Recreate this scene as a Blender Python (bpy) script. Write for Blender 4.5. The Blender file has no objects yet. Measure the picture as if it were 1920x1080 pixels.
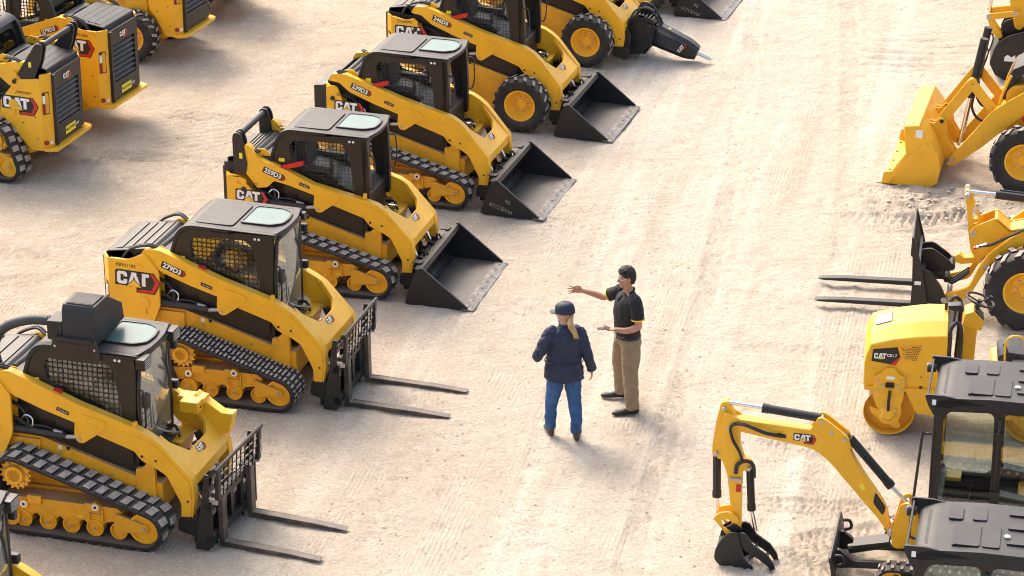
import bpy, bmesh, math, random
import numpy as np
from mathutils import Vector, Matrix
from mathutils.geometry import tessellate_polygon
R = math.radians
C = bpy.context.scene
COL = C.collection
random.seed(7)

# ---------------------------------------------------------------- camera
cam = bpy.data.cameras.new("camera")
cam.sensor_width = 36.0
cam.lens = 5200.0 / 1920.0 * 36.0
cam.clip_start = 0.5
cam.clip_end = 3000.0
camo = bpy.data.objects.new("camera", cam)
COL.objects.link(camo)
camo.location = (0, 0, 14.25)
camo.rotation_euler = (R(90 - 22.8), 0, 0)
C.camera = camo

# ---------------------------------------------------------------- world, sun, exposure
SUN_EL, SUN_DIR = 46.0, (-0.50, 0.866)          # sun stands behind the yard, to the left
w = bpy.data.worlds.new("World")
C.world = w
w.use_nodes = True
nt = w.node_tree
sky = nt.nodes.new("ShaderNodeTexSky")
sky.sky_type = 'NISHITA'
sky.sun_disc = False
sky.sun_elevation = R(SUN_EL)
sky.sun_rotation = math.atan2(SUN_DIR[0], SUN_DIR[1])
sky.air_density = 1.0
sky.dust_density = 5.0
bg = nt.nodes["Background"]
nt.links.new(sky.outputs[0], bg.inputs[0])
bg.inputs[1].default_value = 0.15
warm = nt.nodes.new("ShaderNodeMix"); warm.data_type = 'RGBA'; warm.blend_type = 'MULTIPLY'      # thin warm haze over the whole sky
warm.inputs[0].default_value = 1.0; warm.inputs[7].default_value = (1.04, 1.0, 0.93, 1)
nt.links.new(sky.outputs[0], warm.inputs[6]); nt.links.new(warm.outputs[2], bg.inputs[0])
sun = bpy.data.lights.new("sun", 'SUN')
sun.energy = 0.98
sun.angle = R(17)
sun.color = (1.0, 0.93, 0.84)
suno = bpy.data.objects.new("sun", sun)
COL.objects.link(suno)
v = Vector((SUN_DIR[0] * math.cos(R(SUN_EL)), SUN_DIR[1] * math.cos(R(SUN_EL)), math.sin(R(SUN_EL))))
suno.rotation_euler = v.to_track_quat('Z', 'Y').to_euler()
suno.location = v * 60
C.view_settings.view_transform = 'Standard'
C.view_settings.look = 'None'
C.view_settings.gamma = 1
C.view_settings.exposure = 1.47
C.render.engine = 'CYCLES'
C.cycles.filter_width = 1.05

# ---------------------------------------------------------------- materials
M = {}
def mat(name, col, rough=0.5, metal=0.0, noise=0.0, nscale=8.0, col2=None, bump=0.0, bscale=60.0, coat=0.0, spec=None, dust=0.0):
    m = bpy.data.materials.new(name)
    m.use_nodes = True
    t = m.node_tree
    b = t.nodes["Principled BSDF"]
    b.inputs["Base Color"].default_value = (*col, 1)
    b.inputs["Roughness"].default_value = rough
    b.inputs["Metallic"].default_value = metal
    if coat: b.inputs["Coat Weight"].default_value = coat
    if spec is not None: b.inputs["Specular IOR Level"].default_value = spec
    tc = t.nodes.new("ShaderNodeTexCoord")
    last = None
    if noise or col2:
        n = t.nodes.new("ShaderNodeTexNoise")
        n.inputs["Scale"].default_value = nscale
        n.inputs["Detail"].default_value = 6
        n.inputs["Roughness"].default_value = 0.65
        t.links.new(tc.outputs["Object"], n.inputs["Vector"])
        r = t.nodes.new("ShaderNodeValToRGB")
        c2 = col2 or tuple(c * (1 - noise) for c in col)
        r.color_ramp.elements[0].position = 0.35
        r.color_ramp.elements[0].color = (*c2, 1)
        r.color_ramp.elements[1].position = 0.62
        r.color_ramp.elements[1].color = (*col, 1)
        t.links.new(n.outputs["Fac"], r.inputs[0])
        last = r.outputs[0]
        rr = t.nodes.new("ShaderNodeMapRange")
        rr.inputs["To Min"].default_value = min(1, rough + 0.15)
        rr.inputs["To Max"].default_value = max(0, rough - 0.05)
        t.links.new(n.outputs["Fac"], rr.inputs["Value"])
        t.links.new(rr.outputs[0], b.inputs["Roughness"])
    if dust:
        # settled dust: fine speckle that clings to faces that look up, real dirt in patches
        g = t.nodes.new("ShaderNodeNewGeometry")
        s = t.nodes.new("ShaderNodeSeparateXYZ")
        t.links.new(g.outputs["Normal"], s.inputs[0])
        n2 = t.nodes.new("ShaderNodeTexNoise")
        n2.inputs["Scale"].default_value = 3.5
        n2.inputs["Detail"].default_value = 8
        n2.inputs["Roughness"].default_value = 0.7
        t.links.new(tc.outputs["Object"], n2.inputs["Vector"])
        mm = t.nodes.new("ShaderNodeMath"); mm.operation = 'MULTIPLY'
        t.links.new(s.outputs[2], mm.inputs[0]); t.links.new(n2.outputs["Fac"], mm.inputs[1])
        m2 = t.nodes.new("ShaderNodeMath"); m2.operation = 'MULTIPLY'; m2.use_clamp = True
        t.links.new(mm.outputs[0], m2.inputs[0]); m2.inputs[1].default_value = dust
        mx = t.nodes.new("ShaderNodeMix"); mx.data_type = 'RGBA'
        t.links.new(m2.outputs[0], mx.inputs[0])
        if last: t.links.new(last, mx.inputs[6])
        else: mx.inputs[6].default_value = (*col, 1)
        mx.inputs[7].default_value = (0.42, 0.34, 0.26, 1)
        last = mx.outputs[2]
    if last: t.links.new(last, b.inputs["Base Color"])
    if bump:
        n = t.nodes.new("ShaderNodeTexNoise")
        n.inputs["Scale"].default_value = bscale
        n.inputs["Detail"].default_value = 4
        t.links.new(tc.outputs["Object"], n.inputs["Vector"])
        bp = t.nodes.new("ShaderNodeBump")
        bp.inputs["Strength"].default_value = bump
        bp.inputs["Distance"].default_value = 0.01
        t.links.new(n.outputs["Fac"], bp.inputs["Height"])
        t.links.new(bp.outputs[0], b.inputs["Normal"])
    M[name] = m
    return m
mat('yellow', (0.88, 0.455, 0.018), 0.38, noise=0.13, nscale=1.6, dust=0.14)
mat('worn_steel', (0.20, 0.19, 0.18), 0.42, metal=0.5, col2=(0.05, 0.045, 0.042), nscale=9, dust=0.2)
mat('fork_steel', (0.028, 0.027, 0.028), 0.45, col2=(0.12, 0.085, 0.06), nscale=5, bump=0.15, dust=0.15)
mat('decal_gold', (0.85, 0.50, 0.03), 0.5)
mat('yellow_dull', (0.80, 0.39, 0.015), 0.5, noise=0.16, nscale=5, dust=1.3)
mat('black', (0.015, 0.013, 0.012), 0.42, noise=0.25, nscale=4, dust=0.10)
mat('roof', (0.017, 0.0175, 0.022), 0.45, noise=0.25, nscale=2.5, dust=0.10, spec=.42)
mat('steel_black', (0.015, 0.0145, 0.0155), 0.42, noise=0.4, nscale=5, dust=0.10, bump=0.1)
mat('bucket_floor', (0.022, 0.021, 0.021), 0.42, col2=(0.075, 0.065, 0.055), nscale=7, bump=0.3, bscale=25, dust=0.22)
mat('rubber', (0.036, 0.034, 0.034), 0.8, noise=0.3, nscale=10, bump=0.2, dust=0.45, spec=.3)
mat('tread', (0.50, 0.44, 0.38), 0.95, col2=(0.27, 0.235, 0.20), nscale=12, bump=0.3, spec=.2)
mat('chrome', (0.75, 0.75, 0.76), 0.16, metal=1.0)
mat('bolt', (0.45, 0.44, 0.42), 0.4, metal=0.6)
mat('red', (0.55, 0.012, 0.015), 0.35)
mat('dark_red', (0.28, 0.01, 0.012), 0.4)
mat('white', (0.80, 0.80, 0.78), 0.45)
mat('safety_yellow', (0.85, 0.70, 0.03), 0.5)
mat('seat', (0.05, 0.055, 0.06), 0.7, noise=0.2, nscale=20)
mat('headliner', (0.16, 0.20, 0.20), 0.8)
mat('hose', (0.018, 0.018, 0.019), 0.5)
mat('corrugated', (0.045, 0.047, 0.052), 0.6)
mat('roof_glass', (0.06, 0.145, 0.13), 0.20, noise=0.25, nscale=2.2, spec=.5)
mat('rock', (0.42, 0.33, 0.25), 0.95, noise=0.35, nscale=12, bump=0.5, bscale=25)
def glass(name, tint, refl=0.12):
    m = bpy.data.materials.new(name); m.use_nodes = True
    t = m.node_tree; t.nodes.clear()
    o = t.nodes.new("ShaderNodeOutputMaterial")
    a = t.nodes.new("ShaderNodeBsdfTransparent"); a.inputs[0].default_value = (*tint, 1)
    g = t.nodes.new("ShaderNodeBsdfGlossy"); g.inputs[0].default_value = (0.9, 0.95, 1, 1); g.inputs["Roughness"].default_value = 0.03
    f = t.nodes.new("ShaderNodeFresnel"); f.inputs[0].default_value = 1.45
    ad = t.nodes.new("ShaderNodeMath"); ad.operation = 'ADD'; ad.use_clamp = True; ad.inputs[1].default_value = refl
    t.links.new(f.outputs[0], ad.inputs[0])
    x = t.nodes.new("ShaderNodeMixShader")
    t.links.new(ad.outputs[0], x.inputs[0]); t.links.new(a.outputs[0], x.inputs[1]); t.links.new(g.outputs[0], x.inputs[2])
    t.links.new(x.outputs[0], o.inputs[0])
    M[name] = m
def pale_film(name, amount, col):
    t = M[name].node_tree; o = t.nodes['Material Output']; src = o.inputs[0].links[0].from_socket
    d = t.nodes.new('ShaderNodeBsdfDiffuse'); d.inputs[0].default_value = (*col, 1)
    n = t.nodes.new('ShaderNodeTexNoise'); n.inputs['Scale'].default_value = 2.5; n.inputs['Detail'].default_value = 6
    c = t.nodes.new('ShaderNodeTexCoord'); t.links.new(c.outputs['Object'], n.inputs[0])
    k = t.nodes.new('ShaderNodeMath'); k.operation = 'MULTIPLY'; k.inputs[1].default_value = amount * 2; t.links.new(n.outputs['Fac'], k.inputs[0])
    x = t.nodes.new('ShaderNodeMixShader'); t.links.new(k.outputs[0], x.inputs[0]); t.links.new(src, x.inputs[1]); t.links.new(d.outputs[0], x.inputs[2]); t.links.new(x.outputs[0], o.inputs[0])
glass('glass', (0.90, 0.93, 0.90), 0.07)
glass('glass_green', (0.93, 0.97, 0.95), 0.04)
glass('glass_clear', (0.86, 0.87, 0.80), 0.22)
pale_film('glass_clear', .24, (.50, .47, .37))  # pale film: dust, plus the bright ground's reflection put in as diffuse colour

# ---------------------------------------------------------------- mesh helpers
class MB:
    def __init__(s): s.v = []; s.f = []; s.m = []; s.names = []; s.cur = 0; s.T = None
    def use(s, name):
        if name not in s.names: s.names.append(name)
        s.cur = s.names.index(name); return s
    def add(s, vs, fs):
        n = len(s.v)
        if s.T is not None: vs = [tuple(s.T @ Vector(p)) for p in vs]
        s.v += [tuple(p) for p in vs]
        s.f += [tuple(i + n for i in f) for f in fs]
        s.m += [s.cur] * len(fs)
        return s
    def box(s, x0, x1, y0, y1, z0, z1):
        vs = [(x, y, z) for x in (x0, x1) for y in (y0, y1) for z in (z0, z1)]
        return s.add(vs, [(0, 1, 3, 2), (4, 6, 7, 5), (0, 4, 5, 1), (2, 3, 7, 6), (0, 2, 6, 4), (1, 5, 7, 3)])
    def prism(s, loops, a, b, axis='y'):
        if not isinstance(loops[0][0], (tuple, list)): loops = [loops]
        mp = {'y': lambda p, w: (p[0], w, p[1]), 'x': lambda p, w: (w, p[0], p[1]), 'z': lambda p, w: (p[0], p[1], w)}[axis]
        flat = [p for l in loops for p in l]
        n = len(flat)
        vs = [mp(p, a) for p in flat] + [mp(p, b) for p in flat]
        if len(loops) == 1 and n <= 4: tri = [tuple(range(n))]
        else: tri = [tuple(t) for t in tessellate_polygon([[Vector((p[0], p[1], 0)) for p in l] for l in loops])]
        fs = list(tri) + [tuple(i + n for i in reversed(t)) for t in tri]
        k = 0
        for l in loops:
            L = len(l)
            for i in range(L):
                j = (i + 1) % L
                fs.append((k + i, k + j, k + j + n, k + i + n))
            k += L
        return s.add(vs, fs)
    def rings(s, rings, cap=True, closed=False):
        k = len(rings[0]); vs = [p for r in rings for p in r]; fs = []
        m = len(rings)
        for i in range(m if closed else m - 1):
            a = i * k; b = ((i + 1) % m) * k
            for j in range(k):
                q = (j + 1) % k
                fs.append((a + j, a + q, b + q, b + j))
        if cap and not closed:
            fs.append(tuple(range(k))[::-1]); fs.append(tuple((m - 1) * k + j for j in range(k)))
        return s.add(vs, fs)
    def tube(s, path, r, seg=8, closed=False, radii=None):
        path = [Vector(p) for p in path]
        n = len(path); rs = []
        up = None
        for i, p in enumerate(path):
            if closed: t = path[(i + 1) % n] - path[i - 1]
            else: t = path[min(i + 1, n - 1)] - path[max(i - 1, 0)]
            t.normalize()
            if up is None:
                up = Vector((0, 0, 1)) if abs(t.z) < 0.9 else Vector((1, 0, 0))
            a = t.cross(up).normalized(); b = a.cross(t).normalized(); up = b
            rr = radii[i] if radii else r
            rs.append([tuple(p + (a * math.cos(q) + b * math.sin(q)) * rr) for q in [2 * math.pi * k / seg for k in range(seg)]])
        return s.rings(rs, closed=closed)
    def cyl(s, p, q, r, seg=16, r2=None):
        return s.tube([p, q], r, seg, radii=[r, r if r2 is None else r2])
    def lathe(s, prof, c, axis='y', seg=24, closed=False):
        # prof = [(radius, offset along the axis)], closed at both ends when radius is 0
        rs = []
        for r, h in prof:
            ring = []
            for k in range(seg):
                a = 2 * math.pi * k / seg
                u, v_ = r * math.cos(a), r * math.sin(a)
                if axis == 'y': ring.append((c[0] + u, c[1] + h, c[2] + v_))
                elif axis == 'x': ring.append((c[0] + h, c[1] + u, c[2] + v_))
                else: ring.append((c[0] + u, c[1] + v_, c[2] + h))
            rs.append(ring)
        return s.rings(rs, closed=closed)
    def text(s, txt, size, mtx, align='CENTER', bold=0.0, extrude=0.0):
        vs, fs = text_mesh(txt, size, align, bold)
        vs = [tuple(mtx @ Vector(p)) for p in vs]
        return s.add(vs, fs)
    def poly(s, pts, mtx, z=0.0):
        n = len(pts)
        tri = [tuple(range(n))] if n <= 4 else [tuple(t) for t in tessellate_polygon([[Vector((p[0], p[1], 0)) for p in pts]])]
        return s.add([tuple(mtx @ Vector((p[0], p[1], z))) for p in pts], tri)
    def build(s, name, parent=None, bevel=0.0, angle=35, seg=1, smooth=True, recalc=True):
        me = bpy.data.meshes.new(name)
        me.from_pydata(s.v, [], s.f)
        for n in s.names: me.materials.append(M[n])
        me.polygons.foreach_set('material_index', s.m)
        if recalc:
            bm = bmesh.new(); bm.from_mesh(me)
            bmesh.ops.recalc_face_normals(bm, faces=bm.faces)
            bm.to_mesh(me); bm.free()
        if smooth:
            me.polygons.foreach_set('use_smooth', [True] * len(me.polygons))
            me.set_sharp_from_angle(angle=R(angle))
        o = bpy.data.objects.new(name, me); COL.objects.link(o)
        if parent: o.parent = parent
        if bevel:
            b = o.modifiers.new("bevel", 'BEVEL'); b.width = bevel; b.segments = seg; b.limit_method = 'ANGLE'; b.angle_limit = R(40)
            b.harden_normals = False
        return o
_tc = {}
def text_mesh(txt, size, align, bold):
    key = (txt, size, align, bold)
    if key in _tc: return _tc[key]
    cu = bpy.data.curves.new("txt", 'FONT'); cu.body = txt; cu.size = size; cu.align_x = align; cu.align_y = 'CENTER'
    cu.offset = bold; cu.resolution_u = 2
    o = bpy.data.objects.new("txt", cu); COL.objects.link(o)
    dg = bpy.context.evaluated_depsgraph_get()
    me = bpy.data.meshes.new_from_object(o.evaluated_get(dg))
    res = ([tuple(q.co) for q in me.vertices], [tuple(p.vertices) for p in me.polygons])
    bpy.data.objects.remove(o); bpy.data.curves.remove(cu); bpy.data.meshes.remove(me)
    _tc[key] = res
    return res
def rc(pts, r, n=3):
    """round the corners of a polygon; r may be a number or one radius per corner"""
    out = []; N = len(pts)
    for i, p in enumerate(pts):
        ri = r[i] if isinstance(r, (list, tuple)) else r
        p = Vector(p); a = Vector(pts[i - 1]) - p; b = Vector(pts[(i + 1) % N]) - p
        d = min(ri, a.length * 0.48, b.length * 0.48)
        if d < 1e-4: out.append(tuple(p)); continue
        A = p + a.normalized() * d; B = p + b.normalized() * d
        for k in range(n + 1):
            t = k / n
            q = A * (1 - t) ** 2 + p * 2 * t * (1 - t) + B * t * t
            out.append(tuple(q))
    return out
def spline(pts, n=6):
    P_ = [Vector(p) for p in pts]; out = []
    for i in range(len(P_) - 1):
        a = P_[max(i - 1, 0)]; b = P_[i]; c = P_[i + 1]; d = P_[min(i + 2, len(P_) - 1)]
        for k in range(n):
            t = k / n
            out.append(0.5 * ((2 * b) + (c - a) * t + (2 * a - 5 * b + 4 * c - d) * t * t + (-a + 3 * b - 3 * c + d) * t ** 3))
    out.append(P_[-1]); return out
def mtx(X, Y, o):
    X = Vector(X).normalized(); Y = Vector(Y).normalized(); Z = X.cross(Y)
    m = Matrix((X, Y, Z)).transposed().to_4x4(); m.translation = Vector(o); return m
def side_mtx(side, x, y, z, rot=0.0):
    """decal frame on a machine's flank: side -1 = right flank, +1 = left flank"""
    X = Vector((-side, 0, 0)); Y = Vector((0, 0, 1))
    c, s_ = math.cos(rot), math.sin(rot)
    return mtx(X * c + Y * s_, Y * c - X * s_, (x, y, z))
def thing(name, label, cat, loc, yaw=0.0, group=None):
    o = bpy.data.objects.new(name, None); COL.objects.link(o)
    o.empty_display_size = 0.3
    o.location = (loc[0], loc[1], loc[2] if len(loc) > 2 else 0); o.rotation_euler = (0, 0, R(yaw))
    o['label'] = label; o['category'] = cat
    if group: o['group'] = group
    return o
def copy_tree(o, parent=None):
    c = o.copy(); COL.objects.link(c); c.parent = parent
    for ch in [x for x in bpy.data.objects if x.parent == o]: copy_tree(ch, c)
    return c

# ---------------------------------------------------------------- shared decals
def logo(mb, m, s):
    """three big letters on a dark plate with a yellow triangle and a red hexagon; s = letter height"""
    def P_(l, z): mb.poly([(x * s, y * s) for x, y in l], m, z)
    mb.use('black'); P_([(-.16, -.12), (1.50, -.12), (1.50, -.56), (2.95, -.56), (3.42, .36), (2.9, 1.12), (-.02, 1.12), (-.16, .98)], .0015)
    mb.use('red'); P_([(1.58, -.40), (1.72, -.50), (2.86, -.50), (3.34, .35), (2.86, 1.06), (2.60, 1.06), (3.0, .35), (2.66, -.28), (1.80, -.28)], .003)
    mb.use('white')
    P_([(.15, 0), (0, .15), (0, .85), (.15, 1), (.65, 1), (.80, .85), (.80, .60), (.52, .60), (.52, .76), (.28, .76), (.28, .24), (.52, .24), (.52, .40), (.80, .40), (.80, .15), (.65, 0)], .0045)
    P_([(.86, 0), (1.16, 1), (1.52, 1), (1.82, 0), (1.54, 0), (1.34, .72), (1.14, 0)], .0045)
    P_([(1.62, 1), (2.52, 1), (2.52, .74), (2.24, .74), (2.24, 0), (1.95, 0), (1.95, .74), (1.68, .74)], .0045)
    mb.use('black'); P_([(.66, -.14), (1.34, .50), (2.02, -.14)], .0055)
    mb.use('decal_gold'); P_([(.76, -.12), (1.34, .42), (1.92, -.12)], .0065)
def number_plate(mb, m, txt, h):
    wd = h * .72 * len(txt)
    mb.use('black').poly([(-wd / 2 - h * .3, -h * .62), (wd / 2 + h * .35, -h * .62), (wd / 2 + h * .8, 0), (wd / 2 + h * .35, h * .62), (-wd / 2 - h * .3, h * .62)], m, .0015)
    mb.use('dark_red').poly([(wd / 2 + h * .02, -h * .55), (wd / 2 + h * .33, -h * .55), (wd / 2 + h * .72, 0), (wd / 2 + h * .33, h * .55), (wd / 2 + h * .02, h * .55)], m, .003)
    mb.use('white').text(txt, h * 1.28, m @ Matrix.Translation((-h * .05, 0, .0045)), bold=h * .05)
# ---------------------------------------------------------------- tracks and wheels
def hull(pts):
    pts = sorted(set(pts)); 
    def half(ps):
        h = []
        for p in ps:
            while len(h) > 1 and (h[-1][0] - h[-2][0]) * (p[1] - h[-2][1]) - (h[-1][1] - h[-2][1]) * (p[0] - h[-2][0]) <= 0: h.pop()
            h.append(p)
        return h
    a = half(pts); b = half(pts[::-1]); return a[:-1] + b[:-1]
def loop_path(circles, pitch):
    pts = [(round(cx + r * math.cos(a), 4), round(cz + r * math.sin(a), 4)) for cx, cz, r in circles for a in [2 * math.pi * k / 48 for k in range(48)]]
    h = hull(pts); seg = []; L = 0
    for i in range(len(h)):
        d = math.dist(h[i], h[(i + 1) % len(h)]); seg.append(d); L += d
    n = max(8, int(round(L / pitch))); n += n % 2
    st = L / n; out = []; i = 0; acc = 0
    for k in range(n):
        t = k * st
        while acc + seg[i] < t: acc += seg[i]; i += 1
        f = (t - acc) / seg[i]; a, b = h[i], h[(i + 1) % len(h)]
        out.append((a[0] + (b[0] - a[0]) * f, a[1] + (b[1] - a[1]) * f))
    return out
def belt(parent, circles, y0, y1, style, lug=0.028):
    """rubber track: a closed belt with raised pads; circles give the outer faces of the lugs"""
    mb = MB(); th = 0.03
    inner = [(x, z, r - lug) for x, z, r in circles]
    p = loop_path(inner, 0.04); N = len(p)
    mb.use('rubber'); rs = []
    for i in range(N):
        a, b = Vector(p[i - 1]), Vector(p[(i + 1) % N]); t = (b - a).normalized(); nrm = Vector((t.y, -t.x))
        q = Vector(p[i]); q2 = q - nrm * th
        rs.append([(q.x, y0, q.y), (q.x, y1, q.y), (q2.x, y1, q2.y), (q2.x, y0, q2.y)])
    mb.rings(rs, closed=True)
    W = y1 - y0
    if style == 'block': pitch = 0.075
    elif style == 'bar': pitch = 0.056
    else: pitch = 0.05
    P_ = loop_path(inner, pitch); n = len(P_)
    for i in range(n):
        a, b = Vector(P_[i - 1]), Vector(P_[(i + 1) % n]); t = (b - a).normalized(); nr = Vector((t.y, -t.x)); q = Vector(P_[i])
        if style == 'block': spans = [(0.00, .47, .46)] if i % 2 else [(.53, 1.0, .46)]; 
        elif style == 'bar': spans = [(0.0, .30, .30), (.34, .66, .30), (.70, 1.0, .30)] if i % 2 else [(0.0, .22, .30), (.26, .74, .30), (.78, 1.0, .30)]
        else: spans = [(0.0, .44, .36)] if i % 2 else [(.56, 1.0, .36)]
        for s0, s1, hl in spans:
            e = hl * pitch * (1.55 if style == 'block' else 1.0)
            ya, yb = y0 + W * s0 + .004, y0 + W * s1 - .004
            j = random.uniform(-.002, .002)
            def P3(u, y, h): v_ = q + t * u + nr * h; return (v_.x, y, v_.y)
            sk = .012 if style == 'block' else 0
            base = [P3(-e, ya, -.004), P3(e, ya, -.004), P3(e, yb, -.004), P3(-e, yb, -.004)]
            top = [P3(-e * .8 + sk, ya + .008, lug + j), P3(e * .8 + sk, ya + .008, lug + j), P3(e * .8 - sk, yb - .008, lug + j), P3(-e * .8 - sk, yb - .008, lug + j)]
            mb.use('rubber').add(base + top, [(0, 1, 5, 4), (1, 2, 6, 5), (2, 3, 7, 6), (3, 0, 4, 7)])
            mb.use('tread').add(top, [(0, 1, 2, 3)])
    return mb.build('track_belt', parent, smooth=True, angle=25)
def disc_wheel(name, parent, x, z, r, y0, y1, side, bolt=True, matname='yellow'):
    mb = MB().use(matname); yo = y0 if side < 0 else y1; yi = y1 if side < 0 else y0; d = side
    mb.lathe([(0, 0), (r * .28, 0), (r * .30, -d * .012), (r * .34, -d * .03), (r * .80, -d * .03), (r * .86, -d * .004), (r, -d * .004), (r, -d * .035), (r * .9, -d * .05), (r * .9, -(abs(yi - yo)) * d * .5), (0, -(abs(yi - yo)) * d * .5)], (x, yo, z), 'y', 28)
    if bolt:
        mb.use('bolt'); mb.cyl((x, yo - d * .01, z), (x, yo + d * .02, z), r * .17 if r < .13 else .022, 8)
    return mb.build(name, parent)
def crawler(root, side, yo, yi, sp, fr, rr, rollers, rolr, style, big=True):
    """one track unit; y measured outward from the centre line; sp, fr, rr = (x, z, radius) circles"""
    y0, y1 = sorted((side * yo, side * yi))
    belt(root, [sp, fr, rr], y0, y1, style)
    face = side * (yo - .10)
    # sprocket
    mb = MB().use('yellow'); x, z, r = sp; rs = r - .07
    n = 17; pts = []
    for k in range(n):
        for da, q in ((-.30, .86), (-.14, 1.0), (.14, 1.0), (.30, .86)):
            a = 2 * math.pi * (k + da) / n; pts.append((x + rs * q * math.cos(a), z + rs * q * math.sin(a)))
    a, b = sorted((face - side * .03, face - side * .005)); mb.prism(pts, a, b)
    mb.lathe([(0, 0), (rs * .56, 0), (rs * .60, -side * .012), (rs * .60, -side * .05), (0, -side * .05)], (x, face + side * .045, z), 'y', 28)
    mb.lathe([(rs * .42, 0), (rs * .42, side * .006), (rs * .38, side * .006), (rs * .38, 0)], (x, face + side * .046, z), 'y', 28)
    mb.use('bolt')
    for k in range(9):
        q = 2 * math.pi * k / 9; X, Z = x + rs * .73 * math.cos(q), z + rs * .73 * math.sin(q)
        mb.cyl((X, face - side * .005, Z), (X, face + side * .012, Z), .014, 6)
    mb.build('sprocket', root)
    # front idler and rollers
    disc_wheel('idler', root, fr[0], fr[1], fr[2] - .065, *sorted((side * (yo - .07), side * (yi + .06))), side)
    disc_wheel('idler', root, rr[0], rr[1], rr[2] - .062, *sorted((side * (yo - .07), side * (yi + .06))), side)
    for rx in rollers: disc_wheel('roller', root, rx, .058 + rolr, rolr, *sorted((side * (yo - .10), side * (yi + .06))), side)
    # frame with a scalloped lower edge
    zt = .415; zv = .235; zp = .135
    x0 = sp[0] - .22 if big else sp[0] - .1
    top = [(x0, zt - .02), (x0 + .10, zt - .02), (x0 + .30, zt), (rollers[-1] - .02, zt + .01), (rollers[-1] + .04, zt - .03)]
    low = [(rollers[-1] + .04, zv + .05)]
    rl = list(reversed(rollers[:-1])) if big else list(reversed(rollers))
    for rx in rl:
        low += [(rx + .13, zv), (rx + .04, zp + .01), (rx - .04, zp + .01), (rx - .13, zv)]
    low += [(x0 + .03, zv + .01)]
    mb = MB().use('yellow_dull'); a, b = sorted((side * (yo - .12), side * (yi + .04)))
    mb.prism(top + low, a, b)
    yk = [(rollers[-1] - .03, zt - .06), (fr[0] - .30, fr[1] + .14), (fr[0] - .02, fr[1] + .055), (fr[0] + .045, fr[1] + .03), (fr[0] + .05, fr[1] - .03), (fr[0] - .02, fr[1] - .05), (rollers[-1] + .10, .17), (rollers[-1] + .02, .145), (rollers[-1] - .04, .17), (rollers[-1] - .03, .23)]
    a, b = sorted((side * (yo - .065), side * (yo - .105))); mb.prism(rc(yk, .02), a, b)
    for sx in (x0 + .42, fr[0] - .62):
        mb.box(sx - .07, sx + .09, *sorted((side * (yo - .13), side * (yo - .085))), zt - .05, zt + .045)
    mb.box(fr[0] - .66, fr[0] - .645, *sorted((side * (yo - .125), side * (yo - .095))), .24, .40)
    mb.box(fr[0] - .50, fr[0] - .485, *sorted((side * (yo - .125), side * (yo - .095))), .24, .40)
    mb.box(fr[0] - .66, fr[0] - .485, *sorted((side * (yo - .125), side * (yo - .10))), .315, .33)
    # torsion axle bosses: white ring with dark four-lobed mark
    for sx, sz in ((x0 + .30, .345), (fr[0] - .57, .42)):
        f0 = side * (yo - .085)
        mb.use('yellow').lathe([(0, 0), (.052, 0), (.052, -side * .06), (0, -side * .06)], (sx, f0, sz), 'y', 20)
        mb.use('white').lathe([(0, .0), (.04, .0), (.04, -side * .02), (0, -side * .02)], (sx, f0 + side * .004, sz), 'y', 20)
        mb.use('black')
        for q in (45, 135, 225, 315):
            mb.lathe([(0, 0), (.010, 0), (.010, -side * .02), (0, -side * .02)], (sx + .010 * math.cos(R(q)), f0 + side * .007, sz + .010 * math.sin(R(q))), 'y', 8)
    mb.use('safety_yellow'); cx = rollers[len(rollers) // 2] + .08
    mb.box(cx, cx + .06, *sorted((side * (yo - .12), side * (yo - .117))), .26, .275)
    mb.build('track_frame', root, bevel=.008)
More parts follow.
